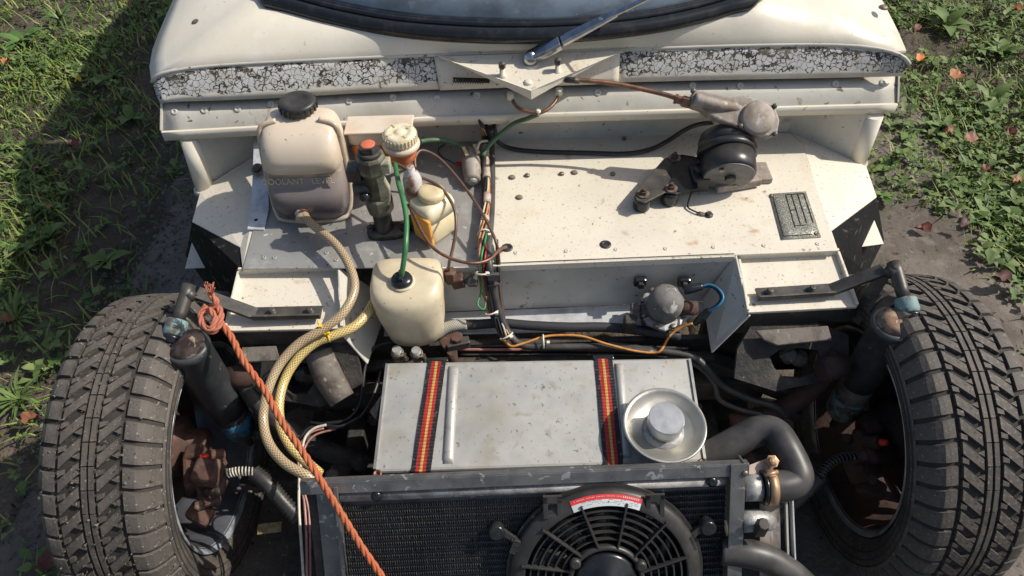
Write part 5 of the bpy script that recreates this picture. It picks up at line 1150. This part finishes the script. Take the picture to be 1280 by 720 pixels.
# ---------------------------------------------------------------- radiator hoses
rh = thing('radiator_hose', 'thick black radiator hose bent over at the top right corner of the radiator', 'hose', P(985, 570, .40))
pts = Ps([(870, 578, .37), (895, 566, .385), (925, 550, .40), (948, 539, .41), (968, 541, .415), (982, 560, .415), (996, 590, .405), (993, 602, .40), (975, 608, .40), (952, 609, .40)])
mb = MB(); mb.tube(pts, .0225, 24, 8); part('hose_wall', mb, m_rubber, rh)
o = P(962, 609, .40); d = (P(948, 609, .40) - P(980, 608, .40)).normalized()
mb = MB(); mb.lathe([(.0235, -.006), (.0250, -.006), (.0250, .006), (.0235, .006)], o, d, 32); cmp_ = part('hose_clamp', mb, m_clamp, rh)
mb = MB(); mb.lathe([(.0235, -.016), (.0245, -.013), (.0235, -.010)], o - d * -.022, d, 32); part('rubber_bead', mb, m_seal, rh)
mb = MB(); mb.box(P(964, 594, .424), (.010, .007, .006)); mb.lathe([(.003, -.009), (.003, .010)], P(964, 592, .427), (1, .3, 0), 10); part('clamp_screw', mb, m_clamp, cmp_)
st_ = thing('radiator_outlet', 'grey stub pipes at the right side of the radiator', 'pipe fitting', P(940, 640, .36))
mb = MB(); mb.tube([P(928, 610, .40), P(950, 609, .40)], .019, 20, 1); part('upper_stub', mb, m_header, st_)
mb = MB(); mb.tube([P(926, 652, .37), P(948, 650, .37), P(962, 652, .36)], [.0155, .0155, .013], 18, 2); lw = part('lower_stub', mb, m_header, st_)
mb = MB(); mb.box(P(951, 660, .385), (.014, .014, .03)); mb.lathe([(.008, 0), (.008, .012)], P(952, 655, .395), (0, -.4, .9), 8); part('stub_bracket', mb, m_steel, lw, .001)
mb = MB(); mb.prism([P(934, 582, .415), P(966, 570, .42), P(972, 582, .415), P(936, 600, .405)], (0, 0, -.004)); mp = part('corner_plate', mb, m_tape, st_, .001)
mb = MB(); mb.lathe([(.0095, 0), (.0095, .003), (.0065, .004), (.0065, .009), (.003, .010)], P(965, 577, .422), (0, -.3, .9), 6, False); part('copper_bolt', mb, m_clamp, mp)
ap_ = thing('radiator_side_plate', 'pale grey metal strip standing behind the right side of the radiator', 'bracket', P(975, 660, .30))
mb = MB(); mb.prism([P(950, 630, .37), P(975, 628, .37), P(976, 705, .31), P(950, 735, .28)], (.0, .003, -.001)); part('flat_plate', mb, m_cast, ap_)
mb = MB(); mb.boxd(P(982, 622, .375), P(985, 715, .30), .010, .003, (1, 0, .2)); part('pale_edge', mb, m_grey_cream, ap_, .0005)
mb = MB(); mb.boxd(P(989, 622, .375), P(993, 715, .30), .002, .012, (0, 0, 1)); part('bright_flange', mb, m_whitem, ap_)
t = hose('radiator_hose', [(900, 688, .33), (935, 692, .33), (962, 700, .32), (990, 718, .30), (1015, 742, .27)], .0205, m_rubber, 'lower black radiator hose leaving the frame at the bottom edge', n=22)

# ---------------------------------------------------------------- rope
ro = thing('tow_rope', 'twisted orange rope knotted on the left shock mount and trailing over the radiator', 'rope', P(350, 500, .48))
def rope(pts, r, parent, m_, nm='rope_strand', tw=150):
    sp_ = smooth_path(pts, 1); dense = smooth_path(pts, 26); 
    L_ = [0]
    for a, b in zip(dense, dense[1:]): L_.append(L_[-1] + (b - a).length)
    tot = L_[-1]; n = max(12, int(tot / .0016)); cen = []; j = 0
    for i in range(n):
        s = tot * i / (n - 1)
        while j < len(L_) - 2 and L_[j + 1] < s: j += 1
        cen.append(dense[j].lerp(dense[j + 1], min(1, (s - L_[j]) / max(1e-9, L_[j + 1] - L_[j]))))
    x, y, _ = basis(cen[1] - cen[0])
    fr = []
    for i, p in enumerate(cen):
        t = (cen[min(i + 1, n - 1)] - cen[max(i - 1, 0)]).normalized(); x = (x - t * x.dot(t)).normalized(); fr.append((x.copy(), t.cross(x)))
    for q in range(3):
        ph = q * 2 * math.pi / 3; l = []
        for i, p in enumerate(cen):
            a = ph + tot * i / (n - 1) * tw; l.append(p + (fr[i][0] * math.cos(a) + fr[i][1] * math.sin(a)) * r * .52)
        mb = MB(); mb.tube(l, r * .56, 7, 1); part(nm, mb, m_, parent)
rope(Ps([(268, 384, .545), (274, 400, .54), (289, 421, .53), (304, 450, .515), (331, 488, .50), (351, 525, .49), (375, 560, .485), (398, 596, .474), (425, 640, .430), (451, 682, .388), (478, 722, .350), (506, 768, .31), (520, 830, .25), (500, 900, .16), (470, 960, .06), (440, 1000, .02), (380, 1010, .02)]), .0049, ro, m_rope)
rope(Ps([(262, 366, .58), (270, 378, .57), (262, 386, .56), (252, 394, .55), (256, 408, .545), (266, 414, .545), (275, 404, .55), (275, 388, .555), (266, 380, .56)]), .0048, ro, m_rope2)
rope(Ps([(258, 382, .565), (251, 392, .56), (253, 406, .555), (263, 411, .555), (269, 398, .56), (262, 386, .565)]), .0042, ro, m_rope2)
fz = MB()
for k in range(30): 
    p = P(264, 366, .582) + V((rnd.uniform(-.004, .004), rnd.uniform(-.004, .004), 0)); fz.tube([p, p + V((rnd.uniform(-.008, .006), rnd.uniform(0, .012), rnd.uniform(.004, .014)))], .0007, 4, 1)
part('frayed_end', fz, m_rope2, ro, kind='stuff')

# ---------------------------------------------------------------- shock absorbers and their mounts
m_sleeve = mat('scuffed_grey_black_sleeve', (.045, .050, .055), .45, .2, var=[((.10, .105, .105), 18, .5, .72)], specks=[((.25, .22, .18), 90, .66, .72), ((.12,.07,.045), 30, .64, .74)], bump=(80, .3, .001))
def shock(side, top, bot, mid, lab, matlow, col):
    t = thing('shock_absorber', lab, 'shock absorber', bot)
    ax_ = (bot - top).normalized(); L_ = (bot - top).length; m1 = (mid - top).dot(ax_)
    mb = MB(); mb.lathe([(.027, -.002), (.0315, 0), (.0325, .004), (.0325, .010), (.0310, .012), (.0310, m1 * .72), (.027, m1)], top, ax_, 36); part('upper_sleeve', mb, m_sleeve, t)
    mb = MB(); mb.lathe([(.0270, -.0028), (.006, -.006)], top, ax_, 30); part('rusty_top_cap', mb, m_rustcap, t)
    mb = MB(); mb.lathe([(.0265, m1), (.028, m1 + .008), (.0275, L_ * .86), (.023, L_ * .90)], top, ax_, 30); part('lower_tube', mb, matlow, t)
    mb = MB(); mb.lathe([(.0280, L_ * .76), (.0283, L_ * .84), (.0275, L_ * .95), (.020, L_ * 1.0)], top, ax_, 24); part('painted_end', mb, m_blue if side < 0 else m_teal, t)
    mb = MB(); mb.lathe([(.013, L_ * .96), (.014, L_ * 1.04), (.006, L_ * 1.06), (.006, L_ * 1.16)], top, ax_, 18); part('lower_eye', mb, m_rustd, t)
    return t
m_rustcap = mat('scabby_rust_cap', (.34, .26, .19), .75, var=((.20, .11, .07), 60, .42, .58), specks=[((.42, .40, .33), 90, .60, .66)], bump=(120, .6, .001))
shock(-1, P(234, 432, .50), P(304, 540, .24), P(288, 507, .315), 'left shock absorber with grey sleeve and blue flaking paint at its foot', m_sub, None)
shock(1, P(1118, 404, .50), P(1050, 516, .24), P(1074, 474, .34), 'right shock absorber with rusty cap and pale blue scraps at its foot', m_dusty, None)
def mount(side, A0, A1, A2, pinT, pinB, col, bolt_, low, lab):
    t = thing('shock_mount', lab, 'bracket', A1)
    mb = MB(); mb.boxd(A0, A1, .024, .004); mb.boxd(A0 + V((0, -.011, .003)), A1 + V((0, -.011, .003)), .004, .010); part('foot_bar', mb, m_steel, t, .0008)
    for f in (.16, .72):
        o = A0.lerp(A1, f) + V((0, -.001, .002)); mb = MB(); mb.lathe([(.008, 0), (.008, .002), (.0055, .003), (.0055, .008), (.003, .009)], o, n=8); part('bar_bolt', mb, m_steel, t)
    mb = MB(); mb.boxd(A1 - (A2 - A1) * .06, A2, .022, .006); part('upper_arm', mb, m_steel, t, .001)
    mb = MB(); mb.boxd(A2 + V((0, -.004, -.006)), low, .020, .006); part('lower_arm', mb, m_steel, t, .001)
    mb = MB(); mb.tube([A2 + V((side * .004, 0, 0)), pinT + (pinB - pinT) * .35], .011, 12, 1); part('web', mb, m_steel, t)
    mb = MB(); mb.tube([pinT, pinT.lerp(pinB, .5), pinB], [.0105, .0105, .0095], 18, 2); part('mounting_pin', mb, m_steel, t)
    dx = (pinB - pinT).normalized(); mb = MB(); mb.lathe([(.0150, -.014), (.0168, -.011), (.0168, .010), (.0150, .012)], col, dx, 28); part('teal_collar', mb, m_teal, t)
    mb = MB(); mb.lathe([(.0160, .012), (.0165, .016), (.0140, .018), (.0155, .022), (.0130, .024)], col, dx, 28); part('rubber_bush', mb, m_seal, t)
    mb = MB(); mb.lathe([(.0115, .022), (.0115, .034)], col, dx, 6, False); part('pin_nut', mb, m_rust, t, .001)
mount(-1, P(402, 390, .484), P(318, 392, .486), P(246, 366, .525), P(237, 356, .535), P(222, 403, .51), P(219, 411, .505), P(213, 425, .50), P(292, 412, .43), 'left black shock mount arm with teal collar, under the rope knot')
mount(1, P(946, 368, .484), P(1040, 362, .486), P(1105, 337, .525), P(1117, 328, .535), P(1130, 372, .515), P(1134, 384, .505), P(1143, 397, .50), P(1068, 402, .43), 'right black shock mount arm with teal collar, above the right tyre')

# ---------------------------------------------------------------- subframe
sf = thing('front_subframe', 'black and rusty front subframe with round holes below the trays', 'subframe', (0, 0, .2))
def holed(quad, hole, th, m_, nm):        # plate from a quad with a polygonal hole
    n = len(hole); out = []
    # outer ring sampled to match hole by angle
    c = sum(hole, V((0, 0, 0))) / n; q = resample(list(quad) + [quad[0]], 161)[:-1]
    e1 = (quad[1] - quad[0]).normalized(); nn = e1.cross(quad[3] - quad[0]).normalized(); e2 = nn.cross(e1)
    ang = lambda p: math.atan2((p - c).dot(e2), (p - c).dot(e1))
    for h in hole:
        a = ang(h); out.append(min(q, key=lambda p: abs(math.atan2(math.sin(ang(p) - a), math.cos(ang(p) - a)))))
    mb = MB(); th = V(th); L_ = [out, hole, [p + th for p in hole], [p + th for p in out], out]
    mb.loft(L_, False, False); return part(nm, mb, m_, sf)
for sx in (-1, 1):
    if sx > 0:
        quad = [P(925, 408, .44), P(1060, 396, .44), P(1062, 470, .385), P(915, 500, .36)]; hp = [(962, 446), (975, 437), (1000, 435), (1022, 438), (1026, 452), (1016, 466), (1000, 473), (980, 472), (968, 460)]
        lip = Ps([(945, 413, .445), (1035, 407, .445), (1040, 424, .437), (1000, 428, .436), (972, 431, .436), (955, 424, .439)])
        arms = [((1048, 440, .40), (1020, 480, .35), (975, 512, .30), (915, 530, .28))]; bush = P(1040, 460, .40)
    else:
        quad = [P(298, 408, .44), P(446, 414, .44), P(458, 520, .34), P(300, 490, .37)]; hp = [(352, 462), (368, 453), (392, 455), (395, 475), (384, 492), (366, 494), (350, 484), (346, 472)]
        lip = Ps([(302, 434, .44), (345, 432, .44), (350, 450, .432), (304, 452, .432)])
        arms = [((300, 470, .38), (340, 520, .32), (400, 560, .27), (460, 580, .24))]; bush = P(300, 470, .39)
    hole = [PL(u, v, quad[0], (quad[1] - quad[0]).cross(quad[3] - quad[0])) for u, v in hp]
    holed(quad, hole, (0, .006, -.004), m_sub, 'tower_plate')
    mb = MB(); mb.prism(lip, (0, 0, -.004)); part('dusty_lip', mb, m_dusty, sf, .001)
    c = sum(hole, V((0, 0, 0))) / len(hole); mb = MB(); mb.box(c + V((0, .06, -.04)), (.10, .02, .10)); part('inner_web', mb, m_dark, sf)
    for k in range(3):
        mb = MB(); mb.lathe([(.012, 0), (.014, .01), (.008, .022)], c + V((rnd.uniform(-.02, .02), .025, rnd.uniform(-.045, -.02))), (rnd.uniform(-1, 1), 0, 1), 7, False); part('stone_lodged_in_hole', mb, m_dusty, sf)
    for a in arms:
        mb = MB(); mb.tube(Ps(a), .017, 14, 5); part('curved_arm', mb, m_rustd if sx > 0 else m_sub, sf)
    mb = MB(); mb.lathe([(.018, -.02), (.02, 0), (.018, .02)], bush, (1, .2, 0), 18); part('arm_bush', mb, m_rustd, sf)
mb = MB(); mb.tube(Ps([(398, 440, .42), (410, 470, .395), (428, 500, .37)]), [.022, .024, .021], 18, 4); part('scabby_tube', mb, m_dusty, sf)
mb = MB(); mb.box((0, .055, .30), (.80, .03, .05)); mb.box((0, .075, .355), (.62, .02, .012)); part('cross_member', mb, m_sub, sf, .004)
for sx in (-1, 1):
    mb = MB(); mb.box((sx * .315, -.03, .20), (.03, .34, .05)); part('longitudinal_rail', mb, m_sub, sf, .004)
    mb = MB(); mb.boxd((sx * .33, -.04, .20), (sx * .52, -.03, .165), .035, .022); part('lower_arm', mb, m_sub, sf, .004)
    mb = MB(); mb.boxd((sx * .30, .08, .34), (sx * .47, .02, .30), .03, .03); part('upper_arm', mb, m_sub, sf, .004)
for k in range(26):
    x = rnd.choice((-1, 1)) * rnd.uniform(.26, .48); y = rnd.uniform(-.12, .08); mb = MB(); s_ = rnd.uniform(.006, .016)
    mb.lathe([(s_ * .9, 0), (s_, s_ * .5), (s_ * .7, s_)], (x, y, rnd.uniform(.16, .28)), (rnd.uniform(-.5, .5), rnd.uniform(-.5, .5), 1), 7, False); part('bolt_head', mb, rnd.choice((m_rustd, m_sub, m_dusty)), sf)
mb = MB(); mb.prism([P(488 - 20, 508, .33), P(476, 495, .34), P(470, 523, .33), P(462, 514, .33)], (0, 0, -.006)); part('pale_chipped_edge', mb, m_tape, sf)

# loose wires left of the tank
for k, (pts, m_, r_, lab) in enumerate((
    ([(500, 427, .40), (478, 430, .40), (463, 440, .395), (456, 460, .385), (453, 485, .37), (448, 508, .35), (432, 525, .345), (405, 530, .345), (385, 536, .345), (374, 550, .34)], m_wblk, .0032, 'black cable dropping from the washer bottle left of the tank'),
    ([(476, 462, .36), (468, 490, .35), (455, 515, .345), (437, 530, .34), (410, 537, .34), (388, 542, .34)], m_wblk, .0035, 'thicker black cable looping along the left side of the tank'),
    ([(448, 522, .35), (425, 533, .352), (402, 530, .352), (388, 528, .35)], m_wblk, .0026, 'short black cable bunched with others below the scabby tube'),
    ([(408, 531, .355), (392, 536, .355), (381, 548, .352), (377, 570, .345), (374, 600, .335), (374, 640, .32), (378, 700, .30), (380, 740, .29)], m_wwht, .0022, 'off-white cable going down outside the left radiator channel'),
    ([(405, 535, .35), (388, 541, .35), (376, 556, .348), (373, 590, .338), (380, 625, .325), (383, 670, .31), (384, 740, .29)], m_wpink, .0020, 'pinkish cable going down outside the left radiator channel'),
    ([(420, 536, .345), (392, 545, .345), (379, 566, .34), (377, 600, .335), (386, 640, .32), (388, 700, .30), (388, 740, .29)], m_wpink, .0018, 'second pinkish cable nearest the left radiator channel'))):
    hose('loose_cable', pts, r_, m_, lab, 'cable', n=8, nm2='insulation')
tg = thing('brass_tag', 'small gold coloured metal tag lying in the dark beside the left wheel', 'tag', P(337, 660, .20)); mb = MB(); mb.boxd(P(322, 662, .20), P(352, 658, .20), .018, .0015); part('tag_plate', mb, mat('brass', (.35, .26, .12), .5, .6, var=((.5, .42, .24), 120, .45, .6), bump=(200, .5, .001)), tg, .0004)

# ---------------------------------------------------------------- wheels
TR, TW = .262, .083
def rad_at(s):                       # tread radius across the width, s in -1..1 (x offset = s*TW)
    a = abs(s); return TR - .007 * a ** 2 - .022 * (max(0, a - .72) / .28) ** 2
def block_mesh(name, corners, depth=.0065, nu=3, nv=2):   # corners: (s, angle) bl, br, tr, tl
    mb = MB(); top = []; 
    for j in range(nv + 1):
        for i in range(nu + 1):
            u, v = i / nu, j / nv
            s = (corners[0][0] * (1 - u) + corners[1][0] * u) * (1 - v) + (corners[3][0] * (1 - u) + corners[2][0] * u) * v
            a = (corners[0][1] * (1 - u) + corners[1][1] * u) * (1 - v) + (corners[3][1] * (1 - u) + corners[2][1] * u) * v
            top.append((s, a))
    def pt(s, a, dr, k=1): r = rad_at(s) + dr; return V((s * TW, -r * math.sin(a), r * math.cos(a)))
    cs = sum(q[0] for q in top) / len(top); ca = sum(q[1] for q in top) / len(top)
    t_ = [pt(cs + (s - cs) * .985, ca + (a - ca) * .955, 0) for s, a in top]; b_ = [pt(s, a, -depth) for s, a in top]
    n = nu + 1; N_ = len(top); fs = []
    for j in range(nv):
        for i in range(nu): q = j * n + i; fs.append((q, q + 1, q + n + 1, q + n))
    bd = list(range(n)) + [j * n + nu for j in range(1, nv + 1)] + [nv * n + i for i in range(nu - 1, -1, -1)] + [j * n for j in range(nv - 1, 0, -1)]
    mb.add(t_ + b_, fs, False)
    for k in range(len(bd)): a, b = bd[k], bd[(k + 1) % len(bd)]; mb.f.append((a, a + N_, b + N_, b)); mb.sm.append(False)
    me = mesh_of(name, mb, V((0, 0, 0))); me.materials.append(m_tyre); return me
NB = 50; pa = 2 * math.pi / NB
def blocks(mir):
    sg = -1 if mir else 1; out = []
    def B(c, **k): out.append(block_mesh('tread_block', [(q[0], q[1] * sg * pa) for q in c], **k))
    B([(-1.04, .16), (-.57, -.06), (-.57, .76), (-1.04, .94)], nu=5); B([(.57, .06), (1.04, -.14), (1.04, .66), (.57, .88)], nu=5)
    B([(-.49, -.10), (-.16, .66), (-.16, 1.16), (-.49, .42)]); B([(.16, -.10), (.49, .66), (.49, 1.16), (.16, .42)])
    return out
def tread_bits(sg):                  # the slim bars that tie the slanted blocks together, and the split centre rib
    mb = MB()
    def pt(s_, a, dr): r_ = rad_at(s_) + dr; return V((s_ * TW, -r_ * math.sin(a), r_ * math.cos(a)))
    def q(c, dep=.0065):
        c = [(x, a * sg * pa) for x, a in c]; t = [pt(x, a, -.0004) for x, a in c]; b_ = [pt(x, a, -dep) for x, a in c]
        mb.add(t + b_, [(0, 1, 2, 3)] + [(i, (i + 1) % 4, (i + 1) % 4 + 4, i + 4) for i in range(4)])
    for k in range(NB):
        for c in ([(-.50, .56), (-.40, .68), (-.40, .88), (-.50, .80)], [(-.26, .44), (-.15, .30), (-.15, .56), (-.26, .40)], [(.15, .56), (.26, .68), (.26, .86), (.15, .80)], [(.40, .44), (.50, .30), (.50, .56), (.40, .40)],
                  [(-.10, .02), (-.022, .02), (-.022, .97), (-.10, .97)], [(.022, .02), (.10, .02), (.10, .97), (.022, .97)]):
            q([(x, a + k) for x, a in c])
    return mb
def make_wheel(side):
    cxw = .002 + side * .617; hub = V((cxw, -.012, TR - .004))
    t = thing('wheel_assembly', ('left' if side < 0 else 'right') + ' front wheel with dusty directional tyre and ' + ('bright' if side < 0 else 'dark') + ' rim edge', 'wheel', (hub.x, hub.y, 0))
    i_ = -side      # inner side direction
    crown = [(rad_at(q / 20) - .0055, q / 20 * TW) for q in range(21, -22, -1)]
    prof = [(.172, .066), (.182, .072), (.195, .080), (.212, .086), (.224, .0872)] + crown + [(.224, -.0872), (.212, -.086), (.195, -.080), (.182, -.072), (.172, -.066)]
    mb = MB(); mb.lathe(prof, hub, (1, 0, 0), 96, closed=False); carc = part('tyre', mb, m_tyred, t)
    ms = blocks(side < 0)
    for m_ in ms:
        for k in range(NB):
            o = bpy.data.objects.new('tread_block', m_); C.objects.link(o); o.parent = carc; o.location = hub - ORI[carc.name]; o.rotation_euler = (k * pa, 0, 0)
    tbm = tread_bits(-1 if side < 0 else 1); tbm.v = [p + hub for p in tbm.v]; part('tread_bars', tbm, m_tyre, carc, kind='stuff', recalc=False)
    # sidewall surface with raised bead rings
    mb = MB()
    for sx in (-1, 1): mb.lathe([(rad_at(1.03) - .001, sx * .0862), (.226, sx * .0885), (.218, sx * .0892), (.210, sx * .0885), (.203, sx * .0865), (.190, sx * .0800), (.180, sx * .0730)], hub, (1, 0, 0), 96, closed=False)
    part('sidewall', mb, m_tyre, carc, recalc=False)
    mb = MB()
    for r_, x_ in ((.222, .0896), (.212, .0892), (.200, .0858)):
        for sx in (-1, 1): mb.lathe([(r_ - .001, sx * x_), (r_, sx * (x_ + .0012)), (r_ + .001, sx * x_)], hub, (1, 0, 0), 96, closed=False)
    part('bead_line', mb, m_tyred, carc)
    # rim barrel: flange inner side is i_
    m_edge = mat('rim_edge_%s' % ('left' if side < 0 else 'right'), (.55, .60, .68) if side < 0 else (.42, .42, .42), .35, .4, var=((.2, .2, .2), 30, .45, .65), bump=(90, .3, .001))
    mb = MB(); mb.lathe([(.166, i_ * .067), (.171, i_ * .072), (.176, i_ * .076), (.178, i_ * .0735), (.174, i_ * .068), (.170, i_ * .066)], hub, (1, 0, 0), 96, closed=False); part('rim_edge', mb, m_edge, t)
    mb = MB(); mb.lathe([(.168, i_ * .070), (.160, i_ * .055), (.156, i_ * .03), (.148, i_ * .0), (.148, i_ * -.03), (.158, i_ * -.055), (.170, i_ * -.070), (.176, i_ * -.074)], hub, (1, 0, 0), 96, closed=False); part('rim_barrel', mb, m_rustd if side > 0 else mat('dull_rim_metal', (.13, .14, .165), .45, .4, var=((.08, .075, .075), 14, .42, .6)), t, recalc=False)
    # wheel disc with slots
    xo = -i_ * .045; mb = MB(); NS = 12
    for k in range(NS):
        a0 = 2 * math.pi * k / NS; a1 = a0 + 2 * math.pi / NS
        def q(r, a, dx=0): return hub + V((xo + dx, -r * math.sin(a), r * math.cos(a)))
        mid = (a0 + a1) / 2
        for (ra_, rb2, fa0, fa1) in ((.05, .100, 0, 1), (.132, .152, 0, 1), (.100, .132, 0, .24), (.100, .132, .76, 1)):
            A, B_2 = a0 + (a1 - a0) * fa0, a0 + (a1 - a0) * fa1; mb.prism([q(ra_, A), q(rb2, A), q(rb2, (A + B_2) / 2), q(rb2, B_2), q(ra_, B_2)], V((-i_ * .004, 0, 0)))
    part('wheel_disc', mb, m_rustd, t)
    mb = MB(); mb.lathe([(.055, 0), (.105, .004), (.105, .014), (.055, .016)], hub + V((i_ * -.02, 0, 0)), (i_, 0, 0), 48); part('brake_disc', mb, m_rustd, t)
    mb = MB(); mb.lathe([(.052, -.05), (.052, .02), (.03, .03), (.028, .055), (.018, .06)], hub, (i_, 0, 0), 28); part('hub', mb, m_rustd if side > 0 else m_rust, t)
    return t, hub, carc
wl_, hubL, _ = make_wheel(-1); wr_, hubR, _ = make_wheel(1)
def brake(side, c_px, redpx, m_, lab):
    c = P(*c_px); t = thing('brake_caliper', lab, 'brake', c); r = random.Random(5)
    sx = -side
    for k, (dx, dy, dz, a, b, h) in enumerate(((-.005, .01, .0, .05, .06, .05), (.012, -.02, -.012, .035, .04, .045), (-.02, .03, -.02, .04, .04, .06), (.0, -.045, -.03, .04, .03, .03), (-.012, .035, .02, .03, .03, .03))):
        mb = MB(); rot = Euler((r.uniform(-.5, .5), r.uniform(-.5, .5), r.uniform(-.5, .5))).to_matrix(); mb.box(c + V((dx * sx, dy, dz)), (a, b, h), rot); part('caliper_casting', mb, m_, t, .006)
    for k in range(5):
        mb = MB(); mb.lathe([(.009, 0), (.009, .008), (.005, .010)], c + V((sx * r.uniform(-.01, .03), r.uniform(-.05, .05), r.uniform(.0, .035))), (sx * r.random(), -.4, 1), 6, False); part('caliper_bolt', mb, m_, t, .001)
    rp = P(*redpx); mb = MB(); mb.lathe([(.0055, -.008), (.006, 0), (.005, .007), (.002, .009)], rp, (sx * -.3 if side < 0 else .3, -.2, .3), 14); part('red_dust_cap', mb, m_red, t)
    mb = MB(); mb.lathe([(.011, -.03), (.011, -.006), (.008, -.004)], rp, (sx * -.3 if side < 0 else .3, -.2, .3), 8, False); part('bleed_boss', mb, m_, t)
    return t
brake(-1, (252, 600, .27), (256, 571, .315), m_rust, 'rusty brown left brake caliper with small red dust cap')
brake(1, (1085, 568, .27), (1103, 553, .315), m_rustd, 'dark rusty right brake caliper with small red dust cap')
mb = MB(); mb.boxd(P(244, 590, .31), P(276, 592, .31), .04, .03); o_ = part('x', mb, m_rust, bpy.data.objects['brake_caliper'], .006); o_.name = 'caliper_casting'; 
mb = MB(); mb.boxd(P(268, 600, .295), P(276, 606, .28), .045, .035); o_ = part('caliper_casting', mb, m_rust, bpy.data.objects['brake_caliper'], .006)
# springs on the flexible brake hoses and rubber gaiters
def coil(pts, r, wr, turns, m_):
    d = smooth_path(pts, 20); n = turns * 12; out = []; x, y, _ = basis(d[1] - d[0])
    for i in range(n):
        s = i / (n - 1) * (len(d) - 1); k = min(int(s), len(d) - 2); p = d[k].lerp(d[k + 1], s - k); t = (d[k + 1] - d[k]).normalized(); x = (x - t * x.dot(t)).normalized(); y = t.cross(x); a = i / 12 * 2 * math.pi; out.append(p + (x * math.cos(a) + y * math.sin(a)) * r)
    mb = MB(); mb.tube(out, wr, 6, 1); return mb
for side, pts, lab, m_ in ((-1, [(284, 592, .30), (300, 589, .30), (318, 590, .295)], 'left brake hose wrapped in a pale steel spring', m_wwht), (1, [(1070, 570, .30), (1050, 573, .305), (1035, 582, .30), (1025, 596, .29)], 'right brake hose wrapped in a dull steel spring', m_steel)):
    t = thing('brake_hose', lab, 'hose', P(*pts[1])); mb = MB(); mb.tube(Ps(pts), .0048, 10); part('hose_core', mb, m_seal, t); part('spring_guard', coil(Ps(pts), .0066, .0014, 9 if side < 0 else 13, m_), m_, t)
for side, pts, lab in ((-1, [(316, 590, .29), (335, 605, .28), (352, 625, .26), (375, 650, .24)], 'black corrugated gaiter between left brake and radiator'), (1, [(1024, 598, .28), (1008, 612, .27), (985, 632, .25), (960, 655, .23)], 'black corrugated gaiter right of the radiator side plate')):
    t = thing('steering_gaiter', lab, 'gaiter', P(*pts[1])); d = smooth_path(Ps(pts), 12); rr = [(.0140 if i % 2 else .0108) for i in range(len(d))]
    mb = MB(); mb.tube(d, rr, 18, 1); part('bellows', mb, m_dust_pl, t)
# chunk of mud and leaf on the left tyre, twig
o = P(212, 684, .30); mb = MB(); 
mb.add([o + V(q) for q in ((-.015, -.006, 0), (-.004, -.012, .007), (.012, -.008, .003), (.018, .004, .006), (.004, .010, .009), (-.012, .008, .003), (0, 0, .004))], [(0, 1, 6), (1, 2, 6), (2, 3, 6), (3, 4, 6), (4, 5, 6), (5, 0, 6)], True)
bpy.data.objects; tl_ = solo('fallen_leaf', mb, mat('leaf_on_tyre', (.36, .17, .07), .6), 'curled tan leaf stuck on the tread of the left tyre', 'leaf')
mbb = thing('bark_chip', 'pale curled chip resting on the lower rim of the left wheel', 'debris', P(263, 674, .13)); mb = MB(); c = P(265, 676, .125)
mb.sheet([[c + V((-.030 + .006 * j, -.004 * j + .016, .004 * j)), c + V((-.006, .012 - .012 * j, .012 + .004 * j)), c + V((.020, .006 - .012 * j, .008)), c + V((.030, -.004 - .008 * j, -.006))] for j in range(3)], (0, 0, -.003)); part('chip', mb, m_cast, mbb)

# mud crumbs and straw bits caught in the left tyre
mb = MB(); r3 = random.Random(12)
for k in range(420):
    s_ = r3.uniform(-1, 1); a = r3.uniform(-.3, 2.2); rr_ = rad_at(s_) + .0005; c = hubL + V((s_ * TW, -rr_ * math.sin(a), rr_ * math.cos(a))); q = r3.uniform(.0006, .0024)
    mb.add([c + V((q * r3.uniform(-1.5, 1.5), q * r3.uniform(-1.5, 1.5), q * r3.uniform(-1, 1))) for _ in range(4)], [(0, 1, 2), (0, 2, 3), (0, 3, 1), (1, 3, 2)])
part('mud_crumbs', mb, m_peb, wl_, kind='stuff')

# repeats of one kind share a group phrase
GROUPS = {'weed_plant': 'broad and spiky weeds on the verges', 'fallen_leaf': 'fallen autumn leaves lying about', 'wheel_assembly': 'front wheels of the car', 'shock_absorber': 'shock absorbers beside the front wheels', 'shock_mount': 'black shock mounts bolted to the trays', 'brake_caliper': 'brake calipers inside the front wheels', 'brake_hose': 'spring guarded brake hoses', 'steering_gaiter': 'corrugated gaiters behind the radiator', 'braided_hose': 'braided hoses looping down at the left', 'green_hose': 'green washer and fluid hoses', 'brake_pipe': 'thin brake pipes in the bay', 'fuel_hose': 'fuel hoses right of the tank', 'radiator_hose': 'black radiator hoses', 'hose_tail': 'pipe tails under the washer bottle', 'pipe_connector': 'rusty pipe connectors', 'webbing_strap': 'striped straps over the tank', 'loose_cable': 'loose cables left of the tank'}
for o in list(C.objects):
    b_ = o.name.split('.')[0]
    if o.parent is None and b_ in GROUPS and 'group' not in o: o['group'] = GROUPS[b_]
